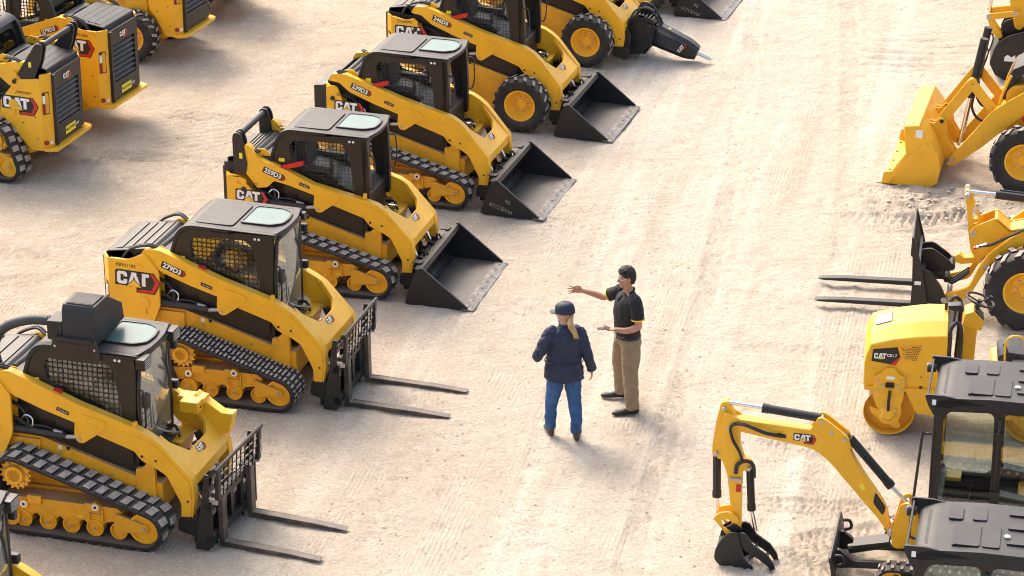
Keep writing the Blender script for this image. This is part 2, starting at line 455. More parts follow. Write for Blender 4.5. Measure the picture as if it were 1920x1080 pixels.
def tyre_wheel(root, x, yc, z, rad, wd, side, lugs=18, rimr=.56):
    t = MB().use('rubber'); h = wd / 2; ri = rad * rimr
    prof = [(ri, -h * .80), (ri + .02, -h * .92), (rad * .80, -h), (rad * .90, -h * .97), (rad * .95, -h * .80), (rad * .955, 0), (rad * .95, h * .80), (rad * .90, h * .97), (rad * .80, h), (ri + .02, h * .92), (ri, h * .80)]
    t.lathe(prof, (x, yc, z), 'y', 40, closed=True)
    for k in range(lugs * 2):
        a0 = 2 * math.pi * (k + (.5 if k % 2 else 0) * 0) / (lugs * 2); sd = 1 if k % 2 else -1
        pts = []
        for yy, da in ((.04, .20), (.55, .0), (1.0, -.16)):
            pts.append((yy * h * sd, a0 + da * 2 * math.pi / lugs * .9))
        wv = 2 * math.pi / lugs * .22
        ring = []
        for i, (yy, a) in enumerate(pts):
            top = rad if i < 2 else rad * .985; bot = rad * .93 if i < 2 else rad * .84
            c = lambda aa, rr: (x + rr * math.cos(aa), yc + yy, z + rr * math.sin(aa))
            ring.append([c(a - wv, bot), c(a - wv * .8, top), c(a + wv * .8, top), c(a + wv, bot)])
        n0 = len(t.v)
        t.use('rubber').rings(ring)
        t.use('tread')
        tops = [r_[1:3] for r_ in ring]
        off = []
        for i, (yy, a) in enumerate(pts):
            top = (rad if i < 2 else rad * .985) + .0015
            off += [(x + top * math.cos(a - wv * .75), yc + yy, z + top * math.sin(a - wv * .75)), (x + top * math.cos(a + wv * .75), yc + yy, z + top * math.sin(a + wv * .75))]
        t.add(off, [(0, 1, 3, 2), (2, 3, 5, 4)])
    root_w = thing_part('wheel', root)
    t.build('tyre', root_w, angle=40)
    r = MB().use('yellow'); fo = yc + side * h * .86; d = side
    r.lathe([(0, -.10 * d), (ri * .30, -.10 * d), (ri * .34, -.12 * d), (ri * .62, -.13 * d), (ri * .72, -.10 * d), (ri * .86, -.035 * d), (ri * .93, .0), (ri * 1.02, .004 * d), (ri * 1.02, -wd * .8 * d), (0, -wd * .8 * d)], (x, fo, z), 'y', 36)
    r.use('bolt')
    for k in range(8):
        a = 2 * math.pi * k / 8 + .2; X, Z = x + ri * .48 * math.cos(a), z + ri * .48 * math.sin(a)
        r.cyl((X, fo - .13 * d, Z), (X, fo - .10 * d, Z), .016, 6)
    r.build('rim', root_w)
def thing_part(name, parent):
    o = bpy.data.objects.new(name, None); COL.objects.link(o); o.parent = parent; o.empty_display_size = .1
    return o

def inside_spans(poly, c, axis):
    xs = []
    n = len(poly)
    for i in range(n):
        a, b = poly[i], poly[(i + 1) % n]
        if (a[axis] - c) * (b[axis] - c) < 0:
            t = (c - a[axis]) / (b[axis] - a[axis]); xs.append(a[1 - axis] + (b[1 - axis] - a[1 - axis]) * t)
    xs.sort(); return list(zip(xs[::2], xs[1::2]))
def screen(mb, poly, y, step=.052, w_=.005):
    lo = [min(p[k] for p in poly) for k in (0, 1)]; hi = [max(p[k] for p in poly) for k in (0, 1)]
    c = lo[0] + step / 2
    while c < hi[0]:
        for a, b in inside_spans(poly, c, 0): mb.box(c - w_ / 2, c + w_ / 2, y - w_ / 2, y + w_ / 2, a, b)
        c += step
    c = lo[1] + step / 2
    while c < hi[1]:
        for a, b in inside_spans(poly, c, 1): mb.box(a, b, y - w_ / 2 - .002, y + w_ / 2 - .002, c - w_ / 2, c + w_ / 2)
        c += step
def band(mb, outer, inner, y0, y1):
    mb.prism([outer, inner], y0, y1)

# ---------------------------------------------------------------- attachments
def bucket(root, W, x0=1.19, dz=0.0, teeth=False, writing=None):
    b = thing_part('bucket', root); b.location = (x0, 0, dz)
    h = W / 2
    prof_out = [(0.0, .02), (.10, .0), (.84, .0), (.84, .02)]
    shell = [(.20, .50), (.16, .44), (.045, .16), (.03, .09), (.07, .035), (.16, .008), (.80, .004), (.80, .022), (.17, .028), (.10, .05), (.065, .10), (.085, .17), (.19, .42), (.24, .47)]
    mb = MB().use('steel_black'); mb.prism(rc(shell, .02, 2), -h + .02, h - .02)
    mb.prism([(.13, .505), (.175, .44), (.26, .455), (.235, .515)], -h + .018, h - .018)
    mb.build('bucket_shell', b, bevel=.004)
    sp = [(.0, .03), (.03, .0), (.80, .0), (.84, .035), (.27, .485), (.235, .515), (.16, .505), (.02, .10)]
    for s in (-1, 1):
        mb = MB().use('steel_black'); mb.prism(sp, *sorted((s * h, s * (h - .02))))
        a, c = (.81, .045), (.235, .50)
        mb.prism([(.80, .0), (.86, .035), (.245, .53), (.20, .525), (.24, .485), (.79, .05)], *sorted((s * (h - .028), s * (h + .006))))
        if s < 0 and writing:
            mb.use('tread')
            for i, t in enumerate(writing):
                m = mtx((.86, 0, .10), (-.1, 0, .86), (.30 + .10 * i, -h - .004, .12 + i * .105))
                m = m @ Matrix.Rotation(R(180 - 24), 4, 'Z')
                mb.text(t, .088, m, bold=-.001)
        mb.build('side_plate', b, bevel=.003)
    mb = MB().use('worn_steel'); mb.prism([(.78, -.004), (.93, .0), (.93, .008), (.80, .033), (.77, .033)], -h - .012, h + .012)
    mb.use('bucket_floor').box(.19, .77, -h + .03, h - .03, .026, .0305)
    mb.use('bolt')
    for k in range(8):
        y = -h + W * (k + .5) / 8; mb.cyl((.845, y, .02), (.838, y, .034), .014, 8)
    mb.build('cutting_edge', b)
    mb = MB().use('steel_black')
    for s in (-1, 1):
        mb.box(-.10, .08, s * .36 - .09, s * .36 + .09, .12, .38)
        mb.prism([(-.14, .05), (.03, .05), (.07, .44), (-.02, .46)], *sorted((s * .44, s * .47)))
        mb.prism([(-.14, .05), (.03, .05), (.07, .44), (-.02, .46)], *sorted((s * .25, s * .28)))
        mb.tube([(.10, s * .30, .47), (.09, s * .30, .56), (.12, s * .30, .56), (.16, s * .30, .50)], .018, 6)
        mb.box(.05, .18, s * .62 - .06, s * .62 + .06, .515, .53)
    mb.box(-.06, .02, -.5, .5, .10, .14); mb.box(.0, .09, -.48, .48, .36, .41)
    mb.build('coupler_plate', b, bevel=.004)
def pallet_fork(root, yc=-.16, dx=0.0, yaw=0.0, tl=1.0):
    b = thing_part('fork_carriage', root); b.location = (1.20 + dx, 0, 0); b.rotation_euler = (0, 0, R(yaw))
    hw = .585; x = .18
    fr = MB().use('steel_black')
    fr.box(x - .02, x + .05, -hw + yc, hw + yc, .50, .60); fr.box(x - .02, x + .05, -hw + yc, hw + yc, .10, .19)
    for s in (-1, 1):
        y = yc + s * hw
        fr.prism([(x - .16, .02), (x + .0, .02), (x + .055, .08), (x + .055, .60), (x + .02, .60), (x + .03, .93), (x - .02, .93), (x - .07, .55)], *sorted((y, y - s * .022)))
        fr.prism([(-.06, .0), (x - .0, .0), (x + .0, .30), (.03, .42), (-.03, .40)], *sorted((s * .46 - .01, s * .46 + .01)))
        fr.prism([(-.06, .0), (x - .0, .0), (x + .0, .30), (.03, .42), (-.03, .40)], *sorted((s * .24 - .01, s * .24 + .01)))
    fr.box(-.02, x - .02, -.5, .5, .14, .36)
    fr.use('black').box(-.14, .14, -.58, -.36, .30, .325)
    for k in range(5): fr.box(-.13 + k * .055, -.11 + k * .055, -.58, -.36, .325, .338)
    fr.use('steel_black').box(-.05, .13, -.56, -.40, .02, .30)
    for y in (-.28, .0, .26):
        fr.box(x - .02, x + .03, yc + y - .035, yc + y + .035, .19, .50)
    fr.use('white').box(x + .02, x + .022, yc + hw - .0, yc + hw + .001, .7, .8)
    fr.build('carriage_frame', b, bevel=.006)
    gd = MB().use('steel_black'); gd.T = Matrix.Translation((.085, 0, .02))
    gd.tube([(x + .05, yc - hw - .03, .99), (x + .05, yc + hw + .01, .99)], .022, 8)
    for s in (-1, 1):
        gd.prism([(x, .61), (x + .05, .61), (x + .065, .98), (x + .035, .98)], *sorted((yc + s * hw - s * .022, yc + s * (hw - .09))))
    n = 9
    for k in range(1, n): y = yc - hw + .09 + (2 * hw - .18) * k / n; gd.prism([(x + .015, .60), (x + .03, .60), (x + .055, .98), (x + .04, .98)], y - .006, y + .006)
    for z in (.70, .79, .88): gd.box(x + .020 + (z - .7) * .06, x + .038 + (z - .7) * .06, yc - hw + .02, yc + hw - .02, z - .005, z + .005)
    gd.use('tread').box(x + .066, x + .068, yc + hw - .085, yc + hw - .03, .70, .86)
    for s in (-1, 1): gd.box(x - .09, x + .03, *sorted((yc + s * hw - s * .02, yc + s * (hw - .05))), .56, .62)
    gd.build('load_guard', b, bevel=.003)
    for y in (yc - .37, yc + .37):
        f = MB().use('fork_steel'); d = .052
        pr = rc([(x + .055, .60), (x + .055, .04), (x + .075, .012), (x + 1.30 * tl, .012), (x + 1.36 * tl, .02), (x + 1.36 * tl, .028), (x + .95 * tl, .052), (x + .13, .062), (x + .115, .075), (x + .11, .60)], [0, .02, .02, 0, 0, 0, 0, .03, 0, 0])
        f.prism(pr, y - d, y + d)
        f.box(x - .03, x + .11, y - d * .8, y + d * .8, .595, .635); f.cyl((x + .03, y, .63), (x + .03, y, .655), .02, 8)
        f.build('fork_tine', b, bevel=.005)
def breaker(root):
    b = thing_part('hammer', root)
    fr = MB().use('steel_black')
    for s in (-1, 1):
        fr.prism([(1.16, .10), (1.40, .12), (1.62, .30), (1.66, .62), (1.40, .70), (1.24, .60)], *sorted((s * .24, s * .27)))
        fr.prism([(1.16, .10), (1.30, .12), (1.32, .52), (1.24, .60)], *sorted((s * .46, s * .49)))
    fr.box(1.17, 1.24, -.52, .52, .12, .58); fr.box(1.30, 1.52, -.25, .25, .13, .16)
    for k in range(6): fr.box(1.22 + k * .07, 1.25 + k * .07, -.24, .24, .60, .70)
    fr.cyl((1.56, -.33, .60), (1.56, .33, .60), .05, 14); fr.cyl((1.52, -.30, .34), (1.52, .30, .34), .05, 14)
    for s in (-1, 1): fr.prism(rc([(1.22, .66), (1.36, .80), (1.46, .78), (1.64, .70), (1.62, .60), (1.30, .56)], .03), *sorted((s * .20, s * .235)))
    fr.build('hammer_bracket', b, bevel=.006)
    h = MB().use('steel_black'); ax = Vector((.94, 0, -.36)).normalized(); up = Vector((.36, 0, .94)).normalized(); o = Vector((1.60, 0, .43)); rs = []
    for t, hh, ww in ((-.02, .17, .14), (.05, .19, .155), (.60, .16, .14), (.72, .13, .125), (.78, .11, .105)):
        c = o + ax * t; ring = []
        for a in range(8):
            u, q = [(1, .55), (.55, 1), (-.55, 1), (-1, .55), (-1, -.55), (-.55, -1), (.55, -1), (1, -.55)][a]
            p = c + up * (q * hh) + Vector((0, 1, 0)) * (u * ww); ring.append(tuple(p))
        rs.append(ring)
    h.rings(rs)
    m = mtx(-up, ax, o + ax * .56 + Vector((0, -.148, 0)))
    m = mtx(ax * .25 + up * .97, up * .25 - ax * .97, o + ax * .52 + Vector((0, -.152, 0)))
    logo(h, m @ Matrix.Translation((-.07, -.02, .0)), .055)
    h.use('safety_yellow').poly([(-.05, -.02), (.05, -.02), (.05, .02), (-.05, .02)], mtx(ax, (0, 1, 0), o + ax * .18 + up * .183))
    h.build('hammer_body', b, bevel=.008)
    c = MB().use('chrome'); q = o + ax * .78; c.tube([q, q + ax * .20, q + ax * .28], .032, 12, radii=[.034, .030, .006]); c.build('chisel', b)
    hs = MB().use('hose')
    for s in (-1, 1): hs.tube(spline([(1.2, s * .3, .62), (1.34, s * .2, .86), (1.55, s * .1, .84), (1.72, s * .05, .58)]), .02, 8)
    hs.build('hose', b)
# ---------------------------------------------------------------- compact loader
def loader(name, label, cat, loc, yaw, wide=True, drive='track', style='block', cabin='open', vlift=False, model='', serial='', dz=0.0,
           rear_x=-1.56, tower_z=1.69, link_x=-1.10, attach=None, hvac=False, decal_side=-1, group=None, tr=None, hood_z=1.70, dealer=True, headlights=False, extra_box=False, W=1.70, fork_y=-.16, fork_pose=(0, 0, 1), writing=None):
    root = thing(name, label, cat, loc, yaw, group)
    ya = .575 if wide else .56; yt = .605 if wide else .585; yb = .455 if wide else .43
    AX, AZ = (-.05, -.062) if wide else (-.058, -.072)
    sh = lambda l: [(x + AX, z + AZ) for x, z in l]
    if drive == 'track': z_b = 0
    # running gear
    for s in (-1, 1):
        if drive == 'track':
            if wide == 'xl': pass
            crawler(root, s, .90 if wide else .84, .50 if wide else .52, tr['sp'], tr['fr'], tr['rr'], tr['rollers'], tr.get('rolr', .105), style, tr.get('big', True))
        else:
            for x in (.64, -.80): tyre_wheel(root, x, s * (.84 - .155), .425, .43, .31, s)
    # chassis: lower hull between the tracks, with boxes for the drive motors
    mb = MB().use('yellow_dull')
    mb.prism([(-1.50, .50), (-1.28, .36), (-1.0, .28), (.70, .24), (.83, .34), (.83, .64), (.49, .70), (-.58, 1.03), (-.95, 1.03), (-1.50, 1.0)], -yb - .03, yb + .03)
    for s in (-1, 1):
        a, b = sorted((s * (yb + .0), s * (yb + .06)))
        mb.prism(rc([(.54, .44), (.76, .44), (.76, .93), (.70, .95), (.66, .86), (.60, .80), (.54, .80)], .02), a, b)
        mb.prism([(-.98, .50), (-.60, .50), (-.58, 1.00), (-.98, 1.00)], a, b)
        if drive == 'track': mb.prism([(-.9, .45), (.5, .45), (.5, .30), (-.9, .30)], *sorted((s * yb, s * (yb + .08))))
        for (bx, bz) in ((-.35, .86), (.25, .68), (.68, .52)):
            mb.use('bolt').cyl((bx, s * (yb + .03), bz), (bx, s * (yb + .045), bz), .014, 8); mb.use('yellow')
    mb.use('black').box(.55, .80, -yb + .1, yb - .1, .655, .72); mb.use('white').box(-.38, -.33, *sorted((-yb - .033, -yb - .031)), .90, .945); mb.use('black').box(-.28, -.24, *sorted((-yb - .033, -yb - .031)), .90, .94)
    mb.build('chassis', root, bevel=.010)
    # dark engine bay and cab lower side
    mb = MB().use('black')
    mb.prism(rc([(-1.45, .95), (-.60, .98), (.50, .715), (.55, .80), (.55, 1.26), (-.05, 1.50), (-.72, 1.62), (-1.45, 1.52)], .02), -yb + .02, yb - .02)
    for s in (-1, 1):
        a, b = sorted((s * (yb - .02), s * (yb + .01)))
        mb.prism(rc([(-.42, 1.00), (.44, .775), (.50, .83), (.50, 1.12), (-.38, 1.34)], .04), a, b)
        for k in range(8):
            x = -.20 + k * .065; zz = 1.28 - k * .022
            mb.box(x, x + .035, *sorted((s * (yb + .01), s * (yb + .018))), zz - .06, zz)
    mb.build('engine_bay', root, bevel=.006)
    for s in (-1, 1):
        mb = MB()
        yy = s * (yb + .06)
        mb.use('hose')
        mb.tube(spline([(-1.0, yy, 1.30), (-.78, yy, 1.20), (-.6, yy, 1.12), (-.1, yy, 1.06)]), .018, 6)
        mb.tube(spline([(-1.0, yy * .9, 1.42), (-.80, yy * .95, 1.36), (-.70, yy, 1.22), (-.74, yy, 1.12)]), .02, 6)
        mb.tube(spline([(-1.05, yy * .8, 1.24), (-.85, yy * .95, 1.16), (-.5, yy, 1.17), (-.38, yy, 1.13)]), .014, 6)
        mb.use('chrome').tube(spline([(-.66, yy, 1.14), (-.65, yy, 1.24), (-.72, yy, 1.28), (-.79, yy, 1.22)]), .012, 6)
        mb.use('bolt').cyl((-.40, yy, 1.135), (-.30, yy, 1.115), .022, 8)
        mb.build('hydraulic_hose', root)
    # engine hood with louvres
    hw = .49 if wide else .47
    mb = MB().use('roof')
    x0 = rear_x - .03; hz = hood_z
    top = [(x0, hz - .10), (x0 + .02, hz - .01), (x0 + .05, hz), (-.98, hz + .085), (-.90, hz + .02), (-.72, hz + .04), (-.70, hz - .22), (x0, hz - .22)]
    mb.prism(top, -hw, hw)
    mb.build('engine_hood', root, bevel=.014, seg=2)
    mb = MB(); L = (-1.02 - (x0 + .10)); ang = math.atan2(.085, -.98 - x0 - .05)
    for k in range(4):
        xa = x0 + .10 + L * k / 4 + .012; xb = x0 + .10 + L * (k + 1) / 4 - .012
        zf = lambda x: hz + (x - x0 - .05) * math.tan(ang)
        mb.use('steel_black').add([(xa, -hw + .07, zf(xa) + .003), (xb, -hw + .07, zf(xb) + .012), (xb, hw - .07, zf(xb) + .012), (xa, hw - .07, zf(xa) + .003),
                                   (xa, -hw + .07, zf(xa) - .02), (xb, -hw + .07, zf(xb) - .02), (xb, hw - .07, zf(xb) - .02), (xa, hw - .07, zf(xa) - .02)],
                                  [(0, 1, 2, 3), (0, 4, 5, 1), (1, 5, 6, 2), (2, 6, 7, 3), (3, 7, 4, 0), (4, 5, 6, 7)])
    mb.build('hood_louvre', root)
    mb = MB().use('steel_black'); mb.tube(spline([(-.93, -.3, hz + .04), (-.90, -.1, hz + .055), (-.90, .2, hz + .055), (-.92, .34, hz + .04)]), .028, 8)
    mb.use('roof').box(-.88, -.76, -hw + .02, hw - .02, hz + .03, hz + .045)
    mb.build('exhaust_cover', root)
    # rear towers
    tz = tower_z + AZ * .6
    for s in (-1, 1):
        if wide and not vlift:
            tp = [(rear_x + .06, tz), (rear_x + .06, .50), (-1.26, .47), (-.90, .92), (-.805, 1.15), (-.80, 1.59), (-.96, 1.80), (-1.04, 1.79), (-1.12, 1.745), (-1.20, 1.715)]
        elif vlift and wide:
            tp = [(rear_x + .06, 1.58), (rear_x + .06, .50), (-1.26, .47), (-.92, .87), (-.80, 1.02), (-.80, 1.22), (-1.08, 1.56)]
        elif vlift:
            tp = [(rear_x + .06, tz), (rear_x + .06, .50), (-1.10, .47), (-.85, .85), (-.76, 1.10), (-.80, 1.18), (-1.07, 1.51), (-1.12, tz)]
        else:
            tp = [(rear_x + .06, tz), (rear_x + .06, .50), (-1.14, .47), (-.88, .80), (-.86, 1.36), (-.98, 1.66), (-1.06, tz + .07), (-1.14, tz + .05)]
        if drive == 'wheel': tp = [(rear_x + .06, tz), (rear_x + .06, .50), (-1.34, .47), (-1.12, .80), (-.99, .98), (-.97, 1.48), (-1.06, 1.66), (-1.20, tz + .02)]
        tp = [(x + (AX if x > -1.3 else 0), z + AZ if z < 1.3 or x > -1.3 else z + AZ * .6) if z != tz else (x + (AX if x > -1.3 else 0), z) for x, z in tp]
        tp = [(x, max(z, .44)) for x, z in tp]
        tp = rc(tp, .03, 2)
        mb = MB().use('yellow'); mb.prism(tp, *sorted((s * yt, s * (yt - .035)))); 
        mb.prism([(p[0], p[1] - .02) if p[1] > 1.2 else p for p in tp], *sorted((s * (yt - .16), s * (yt - .19))))
        # folded rear corner
        mb.prism([(rear_x + .06, s * yt), (rear_x + .06, s * (yt - .03)), (rear_x - .03, s * .44), (rear_x - .05, s * .44), (rear_x - .045, s * (yt - .12))], .46, tz if not vlift else (1.60 if wide else tz), 'z')
        # pin and slotted boss
        for (px_, pz_) in ((-1.10, min(tz, 1.66) - .10),):
            yy = s * yt
            mb.lathe([(0, 0), (.045, 0), (.045, -s * .02), (0, -s * .02)], (px_, yy + s * .008, pz_ + .02), 'y', 16)
            mb.use('steel_black').lathe([(0, 0), (.034, 0), (.034, -s * .03), (0, -s * .03)], (px_, yy + s * .016, pz_ - .085), 'y', 14); mb.use('yellow')
        if wide: mb.lathe([(0, 0), (.075, 0), (.075, -s * .02), (0, -s * .02)], (-1.06, s * yt + s * .010, 1.12), 'y', 20); mb.box(-1.085, -1.035, *sorted((s * yt, s * (yt + .016))), .97, 1.12)
        for (bx, bz) in ((-1.42, .62), (-1.40, .95), (-1.2, .85)):
            mb.use('steel_black').cyl((bx, s * yt, bz), (bx, s * (yt + .003), bz), .012, 8); mb.use('yellow')
        t = mb.build('rear_tower', root, bevel=.006)
        # tail light in its slot on the folded corner
        mm = mtx(Vector((rear_x - .045, s * (yt - .12), 0)) - Vector((rear_x + .06, s * yt, 0)), (0, 0, 1), (rear_x + .0075, s * (yt - .06), 1.16))
        if (mm.to_3x3() @ Vector((0, 0, 1))).x > 0: mm = mm @ Matrix.Rotation(math.pi, 4, 'Y')
        mb = MB().use('black').poly(rc([(-.055, -.17), (.055, -.17), (.055, .17), (-.055, .17)], .015), mm, .004)
        mb.use('yellow_dull').poly([(-.01 if s > 0 else -.045, -.155), (.045 if s > 0 else .01, -.155), (.045 if s > 0 else .01, .155), (-.01 if s > 0 else -.045, .155)], mm, .006)
        mb.build('tail_light_recess', t)
        k = -.034 if s > 0 else .034
        mb = MB(); mb.T = mm
        mb.use('dark_red').box(k - .018, k + .018, -.15, -.01, .006, .022); mb.use('white').box(k - .018, k + .018, 0, .12, .006, .022); mb.T = None
        mb.build('tail_light', t)
        mb = MB().use('dark_red').lathe([(0, 0), (.036, 0), (.036, .02), (0, .02)], (0, 0, 0), 'z', 16); mb.use('white').box(.055, .10, -.03, .02, .01, .016)
        for i, p in enumerate(mb.v): mb.v[i] = tuple(mm @ Matrix.Translation((-.03 if s > 0 else -.03, -.60, -.004)) @ Vector(p))
        mb.build('reflector', t)
        if s == decal_side or True:
            lh = .165 if wide else .15
            if s == decal_side:
                lzs = AZ; d = MB(); lx = (rear_x + .165) if s < 0 else (rear_x + .165 + 3.0 * lh)
                if drive == 'wheel': lx = (rear_x + .14) if s < 0 else (rear_x + .14 + 3.1 * lh)
                if not wide and drive == 'track': lx = (rear_x + .14) if s < 0 else lx
                lz = (1.40 if wide else 1.21) if not (vlift and wide) else 1.13
                if drive == 'wheel': lz = 1.37
                if not wide and not vlift and drive == 'track': lz = 1.32
                lz += lzs; logo(d, side_mtx(s, lx, s * (yt + .001), lz, -.03), lh * (.86 if not wide and drive == 'track' else 1)); d.build('logo_decal', t)
                if serial:
                    d = MB().use('black'); d.text(serial, .062, side_mtx(s, rear_x + (.29 if s < 0 else .33), s * (yt + .004), lz + lh + .075, -.04)); d.build('serial_number', t)
    # rear door, dealer plate and bumper
    mb = MB().use('black'); xd = rear_x - .055; dw = .45
    dt = hood_z - .09
    mb.prism([[(-dw, .52), (dw, .52), (dw, dt), (-dw, dt)], [(-dw + .1, .78), (dw - .07, .78), (dw - .07, dt - .24), (-dw + .1, dt - .24)]], xd - .02, xd + .03, 'x')
    mb.box(xd + .03, xd + .06, -dw, dw, .5, dt - .02)
    n = 7
    for k in range(n):
        z = .80 + (dt - .24 - .80) * k / n
        mb.prism([(xd - .018, z), (xd + .03, z + .05), (xd + .03, z + .062), (xd - .018, z + .014)], -dw + .1, dw - .07)
    mb.use('steel_black').box(xd - .045, xd - .015, dw - .055, dw, .50, dt)
    d = mb.build('rear_door', root, bevel=.006)
    l = MB(); logo(l, mtx((0, -1, 0), (0, 0, 1), (xd - .024, .13, dt - .16)), .075); l.build('logo_decal', d)
    if dealer:
        l = MB().use('safety_yellow'); m = mtx((0, -1, 0), (0, 0, 1), (xd - .021, -.05, .62))
        l.poly([(-.20, -.06), (.12, -.06), (.12, .06), (-.20, .06)], m, .003); l.use('black').poly([(.12, -.06), (.22, -.06), (.22, .06), (.12, .06)], m, .003)
        l.use('black').text("MUSTANG", .062, m @ Matrix.Translation((-.04, 0, .006)), bold=.001); l.use('white').text("CAT", .05, m @ Matrix.Translation((.17, 0, .006)), bold=.002)
        l.build('dealer_plate', d)
    mb = MB().use('yellow'); mb.prism(rc([(rear_x + .06, -.62), (rear_x - .05, -.62), (rear_x - .15, -.55), (rear_x - .15, .55), (rear_x - .05, .62), (rear_x + .06, .62)], .03), .44, .485, 'z')
    mb.build('rear_bumper', root, bevel=.006)
    # cab frame
    zc = .0
    out = rc([(-.74, 1.44), (-.72, 1.70), (-.60, 2.08), (.56, 2.09), (.575, 1.95), (.545, 1.19), (.545, 1.12)], [0, .1, .20, .04, .02, 0, 0], 5)
    win = rc([(-.50, 1.88), (-.43, 1.985), (.215, 2.005), (.315, 1.92), (.39, 1.42), (.395, 1.20), (.34, 1.18), (-.30, 1.40), (-.45, 1.68)], .06, 3)
    cabp = thing_part('cab', root); cabp.location = (0, 0, zc)
    for s in (-1, 1):
        mb = MB().use('black'); mb.prism([out, win], *sorted((s * .46, s * .415)))
        mb.use('white')
        for k in (0, 1): mb.lathe([(0, 0), (.017, 0), (.017, -s * .01), (0, -s * .01)], (.345 + .05 * k, s * .463, 2.035), 'y', 10)
        mb.use('safety_yellow').box(-.64, -.56, *sorted((s * .46, s * .463)), 1.67, 1.72)
        mb.build('side_frame', cabp, bevel=.010, seg=2)
        mb = MB().use('hose'); screen(mb, win, s * .437, .052 if cabin == 'open' else .058, .006)
        mb.build('window_screen', cabp, smooth=False, recalc=False)
        if cabin == 'glass':
            mb = MB().use('glass'); mb.prism(win, s * .428, s * .431); mb.build('side_window', cabp, smooth=False)
    # roof shell, with its panel pressed in and a glass roof hatch
    mb = MB().use('roof')
    o_ = rc([(-.775, 1.62), (-.755, 1.74), (-.625, 2.135), (.60, 2.115), (.615, 2.085)], [0, .12, .24, .02, 0], 6)
    i_ = rc([(.57, 2.065), (-.595, 2.085), (-.72, 1.72), (-.735, 1.62)], [0, .22, .12, 0], 6)
    mb.prism(o_ + i_, .41, .475); mb.prism(o_ + i_, -.475, -.41)
    o_ = [p for p in o_ if p[1] > 2.02]; i_ = [p for p in i_ if p[1] > 2.02]
    mb.prism(o_ + i_, -.411, .411)
    mb.prism(rc([(.54, -.475), (.60, -.44), (.655, -.2), (.665, 0), (.655, .2), (.60, .44), (.54, .475)], .05), 2.07, 2.118, 'z')
    mb.prism(rc([(-.46, -.36), (-.46, .36), (.03, .36), (.03, -.36)], .06), 2.128, 2.140, 'z')
    mb.build('roof', cabp, bevel=.022, seg=3, angle=50)
    gp = rc([(.09, -.20), (.09, .33), (.42, .33), (.55, .24), (.58, .05), (.56, -.12), (.44, -.20)], .05)
    mb = MB().use('hose').prism([rc([(.065, -.225), (.065, .355), (.43, .355), (.575, .25), (.605, .05), (.585, -.13), (.45, -.225)], .05), gp], 2.118, 2.142, 'z')
    mb.use('roof_glass').prism(gp, 2.118, 2.134, 'z')
    mb.build('roof_hatch', cabp)
    # rear wall with window
    mb = MB().use('black')
    rw = rc([(-.36, 1.62), (.36, 1.62), (.33, 1.98), (-.33, 1.98)], .12, 4)
    mb.T = Matrix.Translation((-.70, 0, 1.62)) @ Matrix.Rotation(R(17), 4, 'Y') @ Matrix.Translation((0, 0, -1.62))
    mb.prism([[(-.44, 1.48), (.44, 1.48), (.44, 2.06), (-.44, 2.06)], rw], -.02, .02, 'x')
    mb.use('glass').prism(rw, -.004, .0, 'x'); mb.T = None
    mb.build('rear_window', cabp)
    # inside: floor, seat, control pods, far wall lining
    mb = MB().use('black').box(-.62, .52, -.41, .41, 1.05, 1.09); mb.box(-.66, -.60, -.41, .41, 1.09, 1.60)
    mb.use('steel_black')
    for s in (-1, 1): mb.prism(rc([(-.35, 1.10), (.12, 1.10), (.16, 1.45), (.05, 1.52), (-.35, 1.50)], .05), *sorted((s * .24, s * .38)))
    mb.build('cab_floor', cabp, bevel=.01)
    mb = MB().use('seat')
    mb.prism(rc([(-.34, 1.30), (.12, 1.30), (.15, 1.37), (.10, 1.42), (-.30, 1.40)], .04), -.22, .22)
    mb.prism(rc([(-.46, 1.38), (-.30, 1.38), (-.38, 1.86), (-.50, 1.86)], .05), -.20, .20)
    mb.build('seat', cabp, bevel=.03, seg=2)
    mb = MB().use('headliner'); mb.prism(rc([(-.52, 1.82), (-.40, 1.82), (-.40, 1.96), (-.50, 1.98)], .03), -.16, .16); mb.build('headrest', cabp, bevel=.02)
    for s in (-1, 1):
        mb = MB().use('seat')
        mb.tube(spline([(.02, s * .31, 1.48), (.05, s * .31, 1.58), (.03, s * .31, 1.66), (.05, s * .31, 1.70)]), .022, 8)
        mb.prism(rc([(-.42, 1.50), (-.05, 1.53), (.04, 1.50), (.02, 1.58), (-.40, 1.60)], .02), *sorted((s * .26, s * .36)))
        mb.build('control_lever', cabp, bevel=.006)
    mb = MB().use('red'); r = [(-.62, 1.555), (-.30, 1.57), (-.27, 1.60), (-.30, 1.635), (-.62, 1.61)]
    if not (cabin == 'glass'): r = [(x, z + (x + .66) * .25) for x, z in r]
    mb.prism([rc(r, .02), [(-.54, r[0][1] + .022), (-.34, r[1][1] + .022), (-.34, r[1][1] + .034), (-.54, r[0][1] + .034)]] if cabin == 'glass' else rc(r, .02), -.53, -.47)
    mb.build('lift_arm_brace', cabp, bevel=.004)
    # front: pillars and door
    fp = [(-.46, 1.05), (.46, 1.05), (.46, 2.07), (-.46, 2.07)]
    ho = rc([(-.36, .98 + .12), (.36, .98 + .12), (.415, 1.45), (.36, 1.98), (.20, 2.04), (-.20, 2.04), (-.36, 1.98), (-.415, 1.45)], .06, 3)
